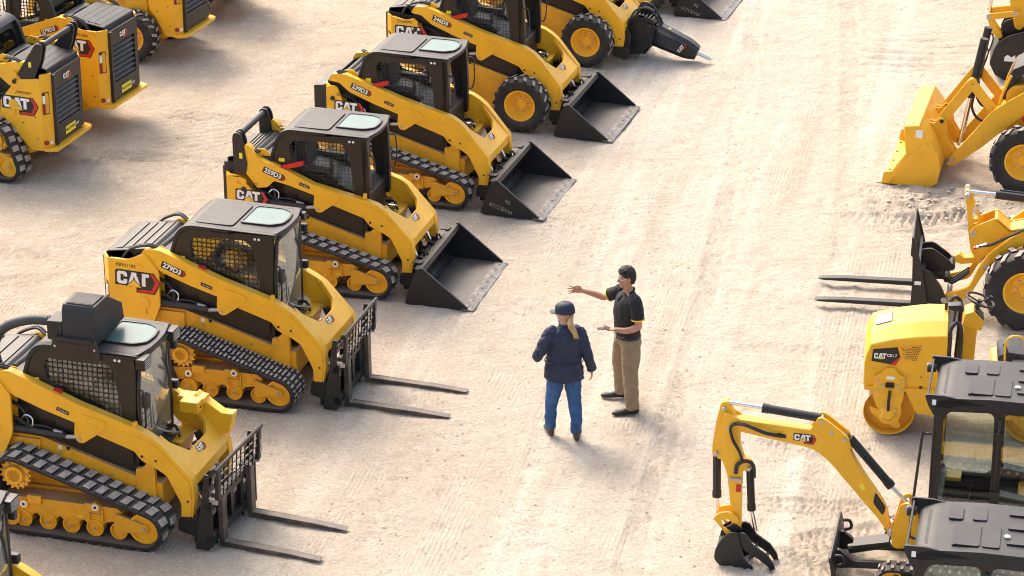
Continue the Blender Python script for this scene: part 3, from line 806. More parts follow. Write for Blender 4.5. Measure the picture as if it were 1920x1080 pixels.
    if cabin == 'glass':
        mb = MB().use('black')
        do = rc([(-.41, .94), (.41, .94), (.43, 1.6), (.38, 2.05), (-.38, 2.05), (-.43, 1.6)], .09, 4)
        bul = lambda y: .565 + .11 * (1 - (y / .45) ** 2)
        mb.tube([(bul(y), y, z) for y, z in do], .026, 8, closed=True)
        mb.build('door_frame', cabp)
        mb = MB().use('glass_clear'); cz = 1.5; rr_ = [[(bul(y * k), y * k, cz + (z - cz) * k) for y, z in do] for k in (1, .8, .6, .4, .2, .01)]
        mb.rings(rr_, cap=False); mb.build('door_glass', cabp, angle=60)
        mb = MB().use('hose'); mb.tube([(.66, .22, 2.0), (.675, .14, 1.80), (.665, .22, 1.55)], .009, 6); mb.tube([(.675, .12, 1.86), (.66, .24, 1.46)], .008, 6)
        mb.build('wiper', cabp)
        mb = MB().use('black')
        mb.tube(spline([(.60, -.42, 1.70), (.65, -.44, 1.66), (.655, -.44, 1.30), (.60, -.42, 1.24)]), .012, 8)
        mb.prism(rc([(-.38, 1.46), (-.28, 1.46), (-.28, 1.62), (-.38, 1.62)], .02), .61, .65, 'x')
        mb.build('door_handle', cabp)
        mb = MB().use('hose')
        for z in (1.86, 1.38): mb = MB().use('hose').box(.56, .66, .45, .52, z - .05, z + .05); mb.build('hinge', cabp, bevel=.01)
    else:
        mb = MB().use('black')
        for s in (-1, 1): mb.prism(rc([(.50, 2.06), (.585, 2.06), (.61, 1.5), (.60, 1.05), (.52, 1.05), (.52, 1.5)], .02), *sorted((s * .46, s * .385)))
        mb.box(.50, .58, -.46, .46, 2.02, 2.07)
        mb.build('front_pillar', cabp, bevel=.012, seg=2)
        mb = MB().use('hose')
        for s in (-1, 1):
            mb = MB().use('hose').tube(spline([(.60, s * .44, 1.86), (.67, s * .46, 1.84), (.69, s * .46, 1.60), (.66, s * .46, 1.42), (.60, s * .44, 1.40)]), .011, 6); mb.build('grab_handle', cabp)
    if headlights:
        for s in (-1, 1):
            mb = MB().use('black'); mb.prism(rc([(s * .30, 1.96), (s * .50, 1.96), (s * .50, 2.09), (s * .30, 2.09)], .02), .60, .70, 'x')
            mb.use('bolt'); 
            for k in range(5): mb.box(.70, .706, *sorted((s * .315, s * .485)), 1.975 + k * .022, 1.985 + k * .022)
            mb.build('headlight', cabp, bevel=.008)
    elif cabin == 'glass':
        mb = MB().use('hose').lathe([(0, .0), (.05, .0), (.06, .08), (0, .08)], (.58, .44, 2.03), 'x', 14); mb.build('headlight', cabp)
    if hvac:
        h = thing_part('air_conditioner', cabp)
        mb = MB().use('roof')
        mb.prism([(-.49, 2.16), (-.47, 2.55), (-.43, 2.62), (-.10, 2.62), (.26, 2.40), (.30, 2.20)], -.24, .14, 'x')
        mb.prism([(-.42, 2.20), (-.42, 2.42), (-.24, 2.42), (-.24, 2.20)], -.48, -.20)
        mb.build('air_conditioner_housing', h, bevel=.012, seg=2)
        mb = MB().use('steel_black').box(-.20, .10, -.42, -.12, 2.62, 2.632)
        mb.use('roof')
        for k in range(16): mb.box(-.19 + k * .019, -.181 + k * .019, -.41, -.13, 2.632, 2.636)
        for k in range(14): mb.box(-.19, .09, -.405 + k * .020, -.397 + k * .020, 2.632, 2.6355)
        mb.build('air_grille', h)
        mb = MB().use('black'); mb.prism(rc([(-.37, 1.98), (.16, 1.98), (.20, 2.06), (.14, 2.25), (-.34, 2.25), (-.40, 2.05)], .02), -.495, -.47)
        mb.use('steel_black').box(-.30, .08, -.50, -.495, 2.06, 2.19); mb.use('roof').box(-.32, .12, -.54, -.40, 2.235, 2.255)
        mb.use('bolt')
        for x in (-.33, .13): mb.cyl((x, -.495, 2.14), (x, -.50, 2.14), .016, 8)
        mb.build('mounting_bracket', h, bevel=.004)
        mb = MB().use('corrugated'); path = spline([(-.46, -.28, 2.33), (-.70, -.30, 2.32), (-.93, -.30, 2.24), (-1.08, -.30, 2.12), (-1.15, -.30, 1.94), (-1.13, -.30, 1.78)], 14)
        mb.tube(path, .055, 12, radii=[.058 if i % 2 else .053 for i in range(len(path))]); mb.build('air_duct', h)
    # foot well step in front of the cab
    mb = MB().use('steel_black').box(.56, .82, -.40, .40, .84, .88); mb.box(.56, .74, -.34, .10, .88, .95)
    for k in range(6): mb.box(.585 + k * .036, .60 + k * .036, -.33, .08, .95, .97)
    mb.use('yellow').prism([(.62, .68), (.80, .68), (.86, .90), (.62, .90)], .02, .44); mb.use('hose')
    mb.tube(spline([(.62, .2, 1.0), (.74, .16, 1.02), (.80, .12, .92)]), .02, 6); mb.use('chrome').tube([(.60, .10, .98), (.82, .06, 1.0)], .016, 8)
    mb.build('front_step', root)
    # lift arms
    top = [(-1.03, 1.80), (-.985, 1.86), (-.80, 1.87), (-.02, 1.575), (.62, 1.38), (.79, 1.30), (.915, 1.225), (1.265, .84), (1.29, .61), (1.245, .33)]
    if vlift and not wide: top = [(-1.08, 1.86), (-1.0, 1.98), (-.93, 1.93), (-.84, 1.79), (-.45, 1.66), (-.08, 1.50), (.62, 1.35), (.79, 1.30), (.915, 1.225), (1.265, .84), (1.29, .61), (1.245, .33)]
    if vlift and wide: top = [(-1.42, 1.82), (-1.38, 1.98), (-1.30, 1.99), (-1.22, 1.83), (-.80, 1.76), (-.02, 1.575), (.62, 1.38), (.79, 1.30), (.915, 1.225), (1.265, .84), (1.29, .61), (1.245, .33)]
    if drive == 'wheel' or (not wide and not vlift): top = [(-1.12, 1.74), (-1.06, 1.84), (-.86, 1.86), (-.0, 1.585), (.72, 1.40), (.84, 1.33), (.94, 1.245), (1.27, .84), (1.29, .61), (1.25, .33)]
    low = [(1.19, .24), (1.12, .24), (1.13, .54), (.98, .85), (.86, .925), (.79, .95), (.69, 1.00), (.61, 1.10), (.205, 1.23), (-.06, 1.35), (-.43, 1.46), (-.79, 1.595), (-.95, 1.72)]
    if vlift: low = low[:-2] + ([(-.62, 1.50), (-.72, 1.40), (-.86, 1.38), (-1.02, 1.58)] if not wide else [(-.80, 1.57), (-.95, 1.45), (-1.08, 1.44), (-1.30, 1.66)])
    if dz: top = [(x, z + dz * max(0, min(1, (x + 1.2) / 1.8))) for x, z in top]; low = [(x, z + dz * max(0, min(1, (x + 1.2) / 1.8)) * (1 if z > .4 else .4)) for x, z in low]
    arm = rc(sh(top + low), .016, 1)
    dzf = lambda x: dz * max(0, min(1, (x + 1.2) / 1.8))
    for s in (-1, 1):
        mb = MB().use('yellow'); mb.prism(arm, *sorted((s * ya, s * (ya - .105))))
        br = rc([(-.06, 1.40), (-.075, 1.21), (-.045, 1.13), (.02, 1.12), (.24, 1.28), (.31, 1.37), (.28, 1.41), (.01, 1.47)], .03)
        br = sh([(x, z + dzf(x)) for x, z in br])
        mb.prism(br, *sorted((s * (ya + .014), s * (ya - .10))))
        mb.prism(rc(sh([(.06, 1.36), (.20, 1.31), (.21, 1.34), (.07, 1.39)]), .02), *sorted((s * (ya + .02), s * ya)))
        fl = rc([(.33, 1.26), (.60, 1.16), (.72, 1.06), (.84, 1.0), (1.0, .93), (1.16, .58), (1.16, .40), (1.24, .40), (1.255, .60), (1.235, .80), (.90, 1.17), (.78, 1.24), (.40, 1.345)], .03)
        fl = sh([(x, z + dzf(x)) for x, z in fl])
        mb.prism(fl, *sorted((s * (ya + .008), s * (ya - .01))))
        mb.box(.60 + AX, .64 + AX, *sorted((s * (ya - .02), s * (ya - .07))), 1.36 + dz + AZ, 1.43 + dz + AZ)
        mb.use('bolt').cyl((-.02 + AX, s * ya, 1.17 + dzf(0) + AZ), (-.02 + AX, s * (ya + .026), 1.17 + dzf(0) + AZ), .020, 10)
        mb.use('hose')
        for (bx, bz) in sh(((.70, 1.05), (.86, 1.02), (1.21, .58))): mb.cyl((bx, s * ya, bz + dz), (bx, s * (ya + .011), bz + dz), .015, 8)
        mb.use('steel_black'); mb.prism(rc([(1.03, .15), (1.28, .10), (1.32, .28), (1.22, .33), (1.05, .32)], .05), *sorted((s * (ya + .012), s * (ya - .12))))
        a = mb.build('lift_arm', root, bevel=.009)
        if s == decal_side:
            sl = -.36
            d = MB(); dm = side_mtx(s, -.63 + AX, s * (ya + .002), (1.645 if not vlift else 1.60) + AZ, -.36 if s < 0 else .36)
            if model: number_plate(d, dm, model, .070); d.build('number_decal', a)
            d = MB(); dm = side_mtx(s, -.20 + AX, s * (ya + .002), 1.475 + AZ, -.34 if s < 0 else .34)
            d.use('black').poly([(-.075, -.022), (.075, -.022), (.075, .022), (-.075, .022)], dm, .002); d.use('white').text("Two Speed", .026, dm @ Matrix.Translation((0, 0, .004))); d.build('label_decal', a)
        # rear arm pivot bracket and hose loop
        mb = MB().use('yellow')
        mb.prism(rc([(-1.0, 1.58), (-.80, 1.58), (-.74, 1.74), (-.84, 1.82), (-.98, 1.80)], .03), *sorted((s * (ya - .115), s * (ya - .13))))
        mb.use('hose')
        for q in (0, .045): mb.tube(spline([(max(rear_x + .22, -1.36), s * (ya - .03 - q), hood_z - .06), (max(rear_x + .30, -1.24), s * (ya - .03 - q), hood_z + .06), (-1.04, s * (ya - .02 - q), hood_z + .14), (-.90, s * (ya - .08 - q), hood_z + .10)]), .017, 6)
        mb.build('pivot_bracket', root, bevel=.004)
        # lift cylinder
        mb = MB().use('steel_black'); yy = s * (ya - .05)
        mb.cyl((-1.05, yy, 1.12), (-.26, yy, 1.08), .045, 14); mb.use('bolt').cyl((-.26, yy, 1.08), (-.07, yy, 1.105), .026, 12)
        mb.build('lift_cylinder', root)
        # tilt cylinder
        mb = MB().use('steel_black'); yy = s * .30
        mb.cyl((.93, yy, .92 + dz), (1.08, yy, .58 + dz), .04, 12); mb.use('chrome').cyl((1.12, yy, .62 + dz), (1.22, yy, .40), .024, 10)
        mb.build('tilt_cylinder', root)
        if vlift:
            lx = link_x; mb = MB().use('black')
            lt = [(lx - .07, 1.98), (lx - .05, 2.05), (lx + .03, 2.05), (lx + .07, 1.98), (lx + .13, 1.62), (lx + .10, 1.48), (lx - .06, 1.48)] if not wide else [(lx - .07, 2.0), (lx - .04, 2.07), (lx + .04, 2.06), (lx + .09, 1.98), (lx + .36, 1.58), (lx + .30, 1.50), (lx + .10, 1.50), (lx - .02, 1.78)]
            mb.prism(rc(lt, .04), *sorted((s * (ya - .10), s * (ya - .135))))
            mb.prism(rc(lt, .04), *sorted((s * (ya + .012), s * (ya - .02))))
            mb.use('safety_yellow').box(lx + .02 + (.10 if wide else 0), lx + .065 + (.10 if wide else 0), *sorted((s * (ya + .012), s * (ya + .014))), 1.70, 1.78)
            mb.use('hose').lathe([(0, 0), (.026, 0), (.026, -s * .01), (0, -s * .01)], (lx, s * (ya + .014), 2.0), 'y', 14)
            mb.build('rear_link', root, bevel=.006)
    if vlift:
        mb = MB().use('roof'); mb.cyl((link_x, -ya + .06, 2.0), (link_x, ya - .06, 2.0), .042, 16)
        for s in (-1, 1): mb.cyl((link_x, s * (ya - .15), 2.0), (link_x, s * (ya - .12), 2.0), .06, 16)
        mb.build('cross_tube', root)
    # cross member between the arms
    mb = MB().use('yellow'); th = math.atan2(.385, .35); Ld = math.hypot(.35, .385)
    X = Vector((.35, 0, -.385)).normalized(); Y = Vector((0, 1, 0)); m = mtx(X, Y, (.915 + AX, 0, 1.225 + dz + AZ))
    yw = ya - .10
    outer = [(-.06, -yw), (Ld, -yw), (Ld, yw), (-.06, yw), (-.06, yw - .03), (.05, yw - .05), (.20, yw - .09), (.29, yw - .22), (.29, -.22), (.06, -yw + .06), (-.06, -yw + .03)]
    mb.T = m; mb.prism(rc(outer, .03), -.045, -.0, 'z'); 
    mb.T = None
    mb.box(1.225 + AX, 1.262 + AX, -yw, yw, .72 + dz + AZ, .835 + dz + AZ)
    cm = mb.build('cross_member', root, bevel=.007)
    d = MB(); logo(d, mtx(Vector((0, 1, 0)), -X, m @ Vector((.37, -.10, .002))), .055); d.build('logo_decal', cm)
    if extra_box:
        mb = MB().use('yellow'); q = .30
        mb.box(.74, .96, q - .02, q + .12, 1.14, 1.27); mb.prism([(.86, 1.30), (1.16, 1.10), (1.30, 1.10), (1.24, .86), (1.05, .84), (.74, 1.14)], q + .16, q + .30)
        mb.box(.66, .98, q + .10, q + .28, 1.20, 1.27); mb.use('steel_black').cyl((.955, q + .05, 1.20), (.97, q + .05, 1.20), .02, 8)
        mb.build('valve_guard', root, bevel=.008)
    if attach == 'bucket': bucket(root, W, writing=writing)
    elif attach == 'fork': pallet_fork(root, fork_y, *fork_pose)
    elif attach == 'hammer': breaker(root)
    return root
# ---------------------------------------------------------------- mini excavator
def excavator(loc, yaw, label, group, swing=0):
    root = thing('mini_excavator', label, 'excavator', loc, yaw, group)
    # tracks
    for s in (-1, 1):
        y0, y1 = sorted((s * .66, s * .44))
        belt(root, [(-.42, .175, .175), (1.12, .175, .175)], y0, y1, 'mini', .022)
        for x in (-.42, 1.12): disc_wheel('idler' if x > 0 else 'sprocket', root, x, .175, .13, y0 + .03, y1 - .03, s)
        mb = MB().use('steel_black').prism([(-.35, .12), (1.05, .12), (1.10, .25), (-.38, .25)], y0 + .05, y1 - .05); mb.build('track_frame', root)
    mb = MB().use('steel_black').box(-.2, .95, -.46, .46, .17, .32); mb.lathe([(0, 0), (.30, 0), (.30, .12), (0, .12)], (.25, 0, .34), 'z', 24); mb.build('undercarriage', root, bevel=.01)
    # dozer blade
    b = MB().use('steel_black')
    b.prism(rc([(1.72, .02), (1.76, .0), (1.755, .16), (1.79, .33), (1.765, .34), (1.735, .25), (1.725, .12)], .02), -.55, .55)
    for s in (-1, 1):
        b.prism(rc([(.95, .20), (1.55, .16), (1.70, .28), (1.735, .28), (1.735, .06), (1.60, .08), (.95, .12)], .05), *sorted((s * .24, s * .19)))
        b.tube(spline([(1.73, s * .42, .30), (1.66, s * .42, .30), (1.64, s * .42, .22), (1.72, s * .42, .18)]), .018, 6)
    b.build('dozer_blade', root, bevel=.005)
    c = MB().use('steel_black').cyl((1.62, 0, .18), (1.18, 0, .30), .055, 14); c.prism([(1.20, .36), (1.58, .27), (1.58, .255), (1.20, .345)], -.10, .10); c.use('chrome').cyl((1.18, 0, .30), (.95, 0, .34), .03, 10); c.build('blade_cylinder', root)
    # upper structure
    h = MB().use('yellow')
    h.prism(rc([(-.62, .47), (-.70, .60), (-.70, .95), (-.60, 1.05), (-.1, 1.05), (-.1, .60), (.80, .60), (.84, .53), (.84, .44), (-.5, .42)], .04), -.49, .49)
    h.use('black').box(-.66, .82, -.47, .47, .585, .605); h.prism([(-.72, .62), (-.705, .62), (-.705, .70), (-.72, .70)], -.4, .4)
    body = h.build('upper_body', root, bevel=.015, seg=2)
    sk = MB().use('yellow').box(-.55, .15, .485, .50, .40, .57); sk.box(.17, .80, .485, .50, .40, .57); sk.build('side_cover', body, bevel=.005)
    d = MB(); mm = side_mtx(1, -.03, .503, .487, 0); number_plate(d, mm, '301.7', .085); d.build('number_decal', body)
    # cab
    cab = thing_part('cab', root)
    dy = .46
    out = rc([(.83, .62), (.80, 1.05), (.775, 2.06), (.72, 2.19), (-.56, 2.21), (-.66, 2.10), (-.66, 1.05), (-.60, .62)], [.02, .1, .1, .08, .12, .1, .1, .02], 3)
    w1 = rc([(.705, 1.10), (.695, 2.03), (.64, 2.11), (.22, 2.13), (.185, 2.08), (.175, 1.10), (.24, 1.02), (.66, 1.02)], .04, 3)
    w2 = rc([(.085, 1.10), (.095, 2.08), (.06, 2.13), (-.50, 2.12), (-.57, 2.05), (-.57, 1.14), (-.50, 1.04), (.04, 1.02)], .05, 3)
    lo = rc([(.70, .70), (.70, .96), (.20, .96), (.20, .70)], .04)
    for s in (-1, 1):
        mb = MB().use('black'); mb.prism([out, w1, w2] + ([lo] if s > 0 else []), *sorted((s * dy, s * (dy - .05))))
        mb.build('side_frame', cab, bevel=.012, seg=2)
        g = MB().use('glass_green'); g.prism(w1, s * (dy - .030), s * (dy - .025)); g.prism(w2, s * (dy - .030), s * (dy - .025))
        if s > 0: g.prism(lo, s * (dy - .030), s * (dy - .025))
        g.build('side_window', cab, smooth=False)
    mb = MB().use('black')
    def ring(o, i, x0_, x1_): mb.prism([o, i], x0_, x1_, 'x')
    fo = [(-dy, .62), (dy, .62), (dy, 2.12), (-dy, 2.12)]; fi = rc([(-dy + .06, 1.05), (dy - .06, 1.05), (dy - .06, 2.05), (-dy + .06, 2.05)], .05)
    ring(fo, fi, .765, .80); ring([(-dy, .62), (dy, .62), (dy, 2.12), (-dy, 2.12)], fi, -.655, -.62)
    mb.build('cab_frame', cab, bevel=.008)
    g = MB().use('glass_green'); g.prism(fi, .78, .785, 'x'); g.prism(fi, -.64, -.635, 'x'); g.build('windshield', cab, smooth=False)
    mb = MB().use('black').tube([(.13, dy + .012, 1.06), (.13, dy + .012, 2.08)], .02, 8)
    for z in (1.20, 1.88): mb.box(.08, .18, dy, dy + .04, z - .05, z + .05)
    mb.build('door_hinge', cab, bevel=.006)
    # roof: pressed panel with ribs
    rf = MB().use('roof')
    prof = rc([(.82, 2.17), (.79, 2.22), (.66, 2.275), (.2, 2.30), (-.45, 2.29), (-.72, 2.22), (-.74, 2.12), (-.70, 2.12), (-.66, 2.18), (.74, 2.17)], .05, 3)
    rf.prism(prof, -.50, .50)
    rf.build('roof', cab, bevel=.035, seg=3, angle=50)
    rf = MB().use('roof')
    for y0, y1 in ((.06, .40), (-.40, -.28)): pass
    for x0_, x1_, y0, y1 in ((.40, .53, -.38, -.12), (.18, .31, -.38, -.12), (.44, .47, -.04, .40), (.22, .44, -.04, .40), (.04, .20, -.04, .40)):
        z = 2.302 if x0_ < .35 else 2.296
        rf.prism(rc([(x0_, y0), (x1_, y0), (x1_, y1), (x0_, y1)], .03), z - .02, z + .010, 'z')
    for y in (-.30, -.02, .28): rf.prism(rc([(-.52, y - .025), (-.02, y - .025), (-.02, y + .025), (-.52, y + .025)], .02), 2.28, 2.315, 'z')
    rf.use('roof_glass' if False else 'steel_black').prism(rc([(.56, -.40), (.72, -.36), (.72, .36), (.56, .40)], .08), 2.22, 2.262, 'z')
    rf.use('white').lathe([(0, 0), (.03, 0), (.03, .002), (0, .002)], (-.02, .16, 2.316), 'z', 16)
    rf.build('roof_panel', cab, bevel=.006)
    br = MB().use('roof')
    for s in (-1, 1):
        br.prism(rc([(.90, 2.30), (.86, 2.18), (.79, 2.06), (.70, 2.15), (.56, 2.20), (.26, 2.225), (.70, 2.30)], .03), *sorted((s * .50, s * .475)))
        br.use('white').box(.78, .82, *sorted((s * .50, s * .503)), 2.19, 2.25); br.use('roof')
    br.tube([(.87, -.49, 2.27), (.87, .49, 2.27)], .012, 6)
    br.build('guard_bracket', cab, bevel=.004)
    lt = MB().use('steel_black').lathe([(0, 0), (.045, .0), (.055, .08), (.05, .09), (0, .09)], (.84, -.40, 2.20), 'x', 14); lt.use('bolt').lathe([(0, .0), (.045, .0), (.045, .004), (0, .004)], (.93, -.40, 2.20), 'x', 14); lt.build('work_light', cab)
    hr = MB().use('black').tube(spline([(.80, .50, 1.86), (.87, .51, 1.86), (.90, .51, 1.80), (.965, .51, .78), (.94, .51, .66), (.86, .50, .64)], 5), .015, 8); hr.build('hand_rail', cab)
    it = MB().use('seat'); it.prism(rc([(-.40, .85), (.06, .85), (.10, .97), (-.32, 1.0)], .04), -.22, .22); it.prism(rc([(-.48, .95), (-.34, .95), (-.40, 1.62), (-.52, 1.62)], .05), -.20, .20); it.build('seat', cab, bevel=.03, seg=2)
    it = MB().use('black').box(-.6, .78, -.43, .43, .62, .66)
    for s in (-1, 1):
        it.prism(rc([(-.45, .66), (.10, .66), (.16, 1.10), (.08, 1.18), (-.42, 1.10)], .04), *sorted((s * .26, s * .40))); it.tube(spline([(.08, s * .33, 1.15), (.12, s * .33, 1.26), (.10, s * .33, 1.36)]), .02, 8)
        it.tube([(.45, s * .1, .66), (.38, s * .1, 1.02)], .012, 6); it.box(.42, .56, s * .1 - .05, s * .1 + .05, .68, .70)
    it.box(.66, .76, -.36, .36, .66, 1.06); it.use('yellow').box(.50, .74, -.40, -.20, 1.0, 1.04)
    it.build('control_console', cab, bevel=.012)
    # swing bracket, boom, stick (traced in the plane of the boom)
    yc = .14
    up = lambda l: [(x, z + .06) for x, z in l]
    mb = MB().use('yellow')
    sw = rc(up([(1.175, .47), (1.09, .84), (1.0, .87), (.915, .74), (.86, .62), (.86, .36), (1.10, .32), (1.15, .34)]), .04)
    for s in (-1, 1): mb.prism(sw, yc + s * .13, yc + s * .10)
    mb.box(.80, .93, yc - .12, yc + .12, .40, .60); mb.cyl((.90, yc, .34), (.90, yc, .86), .07, 16)
    mb.use('steel_black').box(.93, 1.0, yc - .1, yc + .1, .45, .55)
    mb.use('bolt')
    for p in ((1.185, .555), (1.02, .86)): mb.cyl((p[0], yc - .145, p[1]), (p[0], yc + .145, p[1]), .026, 12)
    mb.build('swing_bracket', root, bevel=.008)
    bm = up([(2.90, 1.63), (2.80, 1.625), (2.06, 1.575), (1.90, 1.57), (1.76, 1.53), (1.67, 1.43), (1.60, 1.27), (1.485, 1.09), (1.284, .806), (1.225, .69), (1.20, .55), (1.15, .48), (1.20, .455), (1.24, .51), (1.315, .615), (1.448, .765), (1.60, .94), (1.712, 1.064), (1.80, 1.17), (1.888, 1.255), (1.98, 1.33), (2.08, 1.375), (2.269, 1.402), (2.806, 1.486), (2.92, 1.54)])
    mb = MB().use('yellow'); mb.prism(rc(bm, .03), yc - .065, yc + .065)
    for s in (-1, 1): mb.prism(rc(up([(2.09, 1.55), (1.985, 1.75), (1.91, 1.72), (1.67, 1.54), (1.63, 1.40), (1.75, 1.43), (1.95, 1.50)]), .04), yc + s * .085, yc + s * .055)
    mb.use('bolt')
    for p in ((1.96, 1.76), (1.71, 1.57), (1.85, 1.64)): mb.cyl((p[0], yc - .095, p[1]), (p[0], yc + .095, p[1]), .022, 10)
    mb.use('steel_black').prism(rc(up([(2.32, 1.50), (2.42, 1.515), (2.42, 1.47), (2.32, 1.455)]), .02), yc + .063, yc + .068); mb.prism(rc(up([(1.36, .93), (1.24, .76), (1.27, .66), (1.38, .80)]), .03), yc + .06, yc + .067)
    mb.use('safety_yellow').prism(up([(1.54, .99), (1.50, .93), (1.46, .96), (1.50, 1.02)]), yc + .064, yc + .068)
    bo = mb.build('boom', root, bevel=.010, seg=2)
    d = MB(); logo(d, side_mtx(1, 2.235, yc + .068, 1.515, -.02), .068); d.build('logo_decal', bo)
    st = up([(2.955, 1.82), (3.02, 1.80), (3.065, 1.58), (3.10, 1.30), (3.095, 1.17), (2.99, 1.13), (2.93, .96), (2.885, .62), (2.862, .33), (2.765, .33), (2.775, .66), (2.775, 1.02), (2.675, 1.05), (2.665, 1.09), (2.70, 1.14), (2.763, 1.16), (2.81, 1.30), (2.815, 1.44), (2.83, 1.58), (2.885, 1.68)])
    ho = rc(up([(3.0, 1.62), (2.95, 1.60), (2.93, 1.55), (2.96, 1.53), (3.01, 1.57)]), .02)
    mb = MB().use('yellow'); mb.prism([rc(st, .025), ho], yc - .055, yc + .055)
    for s in (-1, 1): mb.prism(rc(up([(2.80, 1.63), (2.98, 1.72), (3.06, 1.42), (2.92, 1.38)]), .04), yc + s * .09, yc + s * .065)
    mb.use('bolt')
    for p in ((2.985, 1.80), (2.92, 1.58), (3.05, 1.27), (2.70, 1.13)): mb.cyl((p[0], yc - .10, p[1]), (p[0], yc + .10, p[1]), .022, 10)
    mb.build('stick', root, bevel=.008, seg=2)
    def ram(name, a, b, c, r, r2):
        q = MB().use('steel_black'); a, b, c = [Vector((p[0], yc, p[1] + .06)) for p in (a, b, c)]
        q.cyl(a, b, r, 16); q.cyl(b - (b - a).normalized() * .06, b + (b - a).normalized() * .012, r * 1.12, 16)
        q.use('chrome').cyl(b, c, r2, 12); q.use('hose').tube([a + Vector((0, r * 1.1, .0)), (a + b) / 2 + Vector((0, r * 1.2, -.01)), b + Vector((0, r * 1.1, 0))], .010, 6); q.build(name, root)
    ram('stick_cylinder', (1.98, 1.70), (2.58, 1.755), (2.96, 1.785), .047, .022)
    ram('boom_cylinder', (1.66, 1.50), (1.21, .99), (1.03, .81), .047, .022)
    ram('bucket_cylinder', (3.055, 1.22), (3.04, .68), (3.02, .50), .045, .020)
    ram('thumb_cylinder', (2.70, 1.07), (2.665, .56), (2.61, .30), .042, .022)
    for q in (0, .03):
      mb = MB().use('hose').tube(spline([(2.36, yc + .08 + q, 1.55), (2.55, yc + .10 + q, 1.585), (2.78, yc + .10 + q, 1.66), (2.90, yc + .10 + q, 1.62), (2.88, yc + .1 + q, 1.48), (2.80, yc + .08 + q, 1.32), (2.77, yc + .07 + q, 1.20)]), .013, 8)
      if not q: mb.build('hydraulic_hose', root)
    mb.tube(spline([(2.84, yc + .07, 1.06), (2.82, yc + .09, 1.17), (2.73, yc + .08, 1.22), (2.66, yc + .05, 1.16), (2.65, yc, 1.0)]), .022, 8)
    mb.use('bolt').cyl((2.90, yc + .08, .99), (2.76, yc + .08, .99), .018, 8); mb.use('red').box(2.78, 2.83, yc + .056, yc + .075, .84, .92); mb.use('chrome').tube([(2.38, yc + .085, 1.55), (2.60, yc + .09, 1.60)], .012, 6)
    mb.build('hydraulic_hose', root)
    mb = MB().use('yellow')
    for s in (-1, 1):
        q = yc + s * .085
        mb.prism(rc(up([(3.06, .45), (3.0, .52), (2.90, .545), (2.80, .50), (2.78, .42), (2.83, .42), (2.90, .46), (2.98, .44), (2.93, .28), (2.87, .26), (2.86, .30), (3.02, .40)]), .02), q - .015, q + .015)
    mb.build('bucket_link', root, bevel=.004)
    bk = MB().use('steel_black')
    side = rc(up([(2.95, .26), (3.02, .12), (3.03, .0), (2.96, -.075), (2.79, -.11), (2.62, -.10), (2.60, -.06), (2.70, .02), (2.76, .22), (2.78, .34), (2.86, .34)]), .04)
    yb0, yb1 = yc - .17, yc + .17
    for y in (yb0, yb1 - .02): bk.prism(side, y, y + .02)
    sh = up([(2.94, .27), (3.015, .12), (3.025, 0), (2.955, -.07), (2.79, -.105), (2.60, -.10)]); sh2 = [(2.60, -.02), (2.78, -.03), (2.94, .005), (3.0, .07), (2.99, .17), (2.925, .31)]
    bk.prism(rc(sh + sh2, .03), yb0 + .01, yb1 - .01)
    for k in range(4):
        y = yb0 + .03 + k * .09; bk.prism(up([(2.64, -.07), (2.64, -.11), (2.49, -.135), (2.48, -.125)]), y - .02, y + .02)
    bk.prism(rc(up([(2.74, .34), (2.84, .40), (2.98, .30), (2.98, .22), (2.86, .26)]), .03), yc - .07, yc - .045); bk.prism(rc(up([(2.74, .34), (2.84, .40), (2.98, .30), (2.98, .22), (2.86, .26)]), .03), yc + .045, yc + .07)
    bk.build('bucket', root, bevel=.006)
    th = MB().use('steel_black'); tp = rc(up([(2.80, .30), (2.76, .335), (2.70, .32), (2.62, .20), (2.46, .09), (2.385, -.02), (2.355, -.15), (2.38, -.155), (2.45, -.04), (2.56, .04), (2.70, .12), (2.78, .22)]), .02)
    for s in (-1, 1): th.prism(tp, yc + s * .13 - .014, yc + s * .13 + .014)
    for p in ((2.60, .16), (2.48, .07)): th.cyl((p[0], yc - .13, p[1]), (p[0], yc + .13, p[1]), .018, 8)
    th.build('thumb', root, bevel=.004)
    if swing:      # boom swung sideways about the king post
        S = Matrix.Translation((.90, yc, 0)) @ Matrix.Rotation(R(swing), 4, 'Z') @ Matrix.Translation((-.90, -yc, 0))
        for o in [q for q in bpy.data.objects if q.parent == root and q.name.split('.')[0] in ('swing_bracket', 'boom', 'stick', 'stick_cylinder', 'boom_cylinder', 'bucket_cylinder', 'thumb_cylinder', 'hydraulic_hose', 'bucket_link', 'bucket', 'thumb')]: o.matrix_local = S @ o.matrix_local
    return root

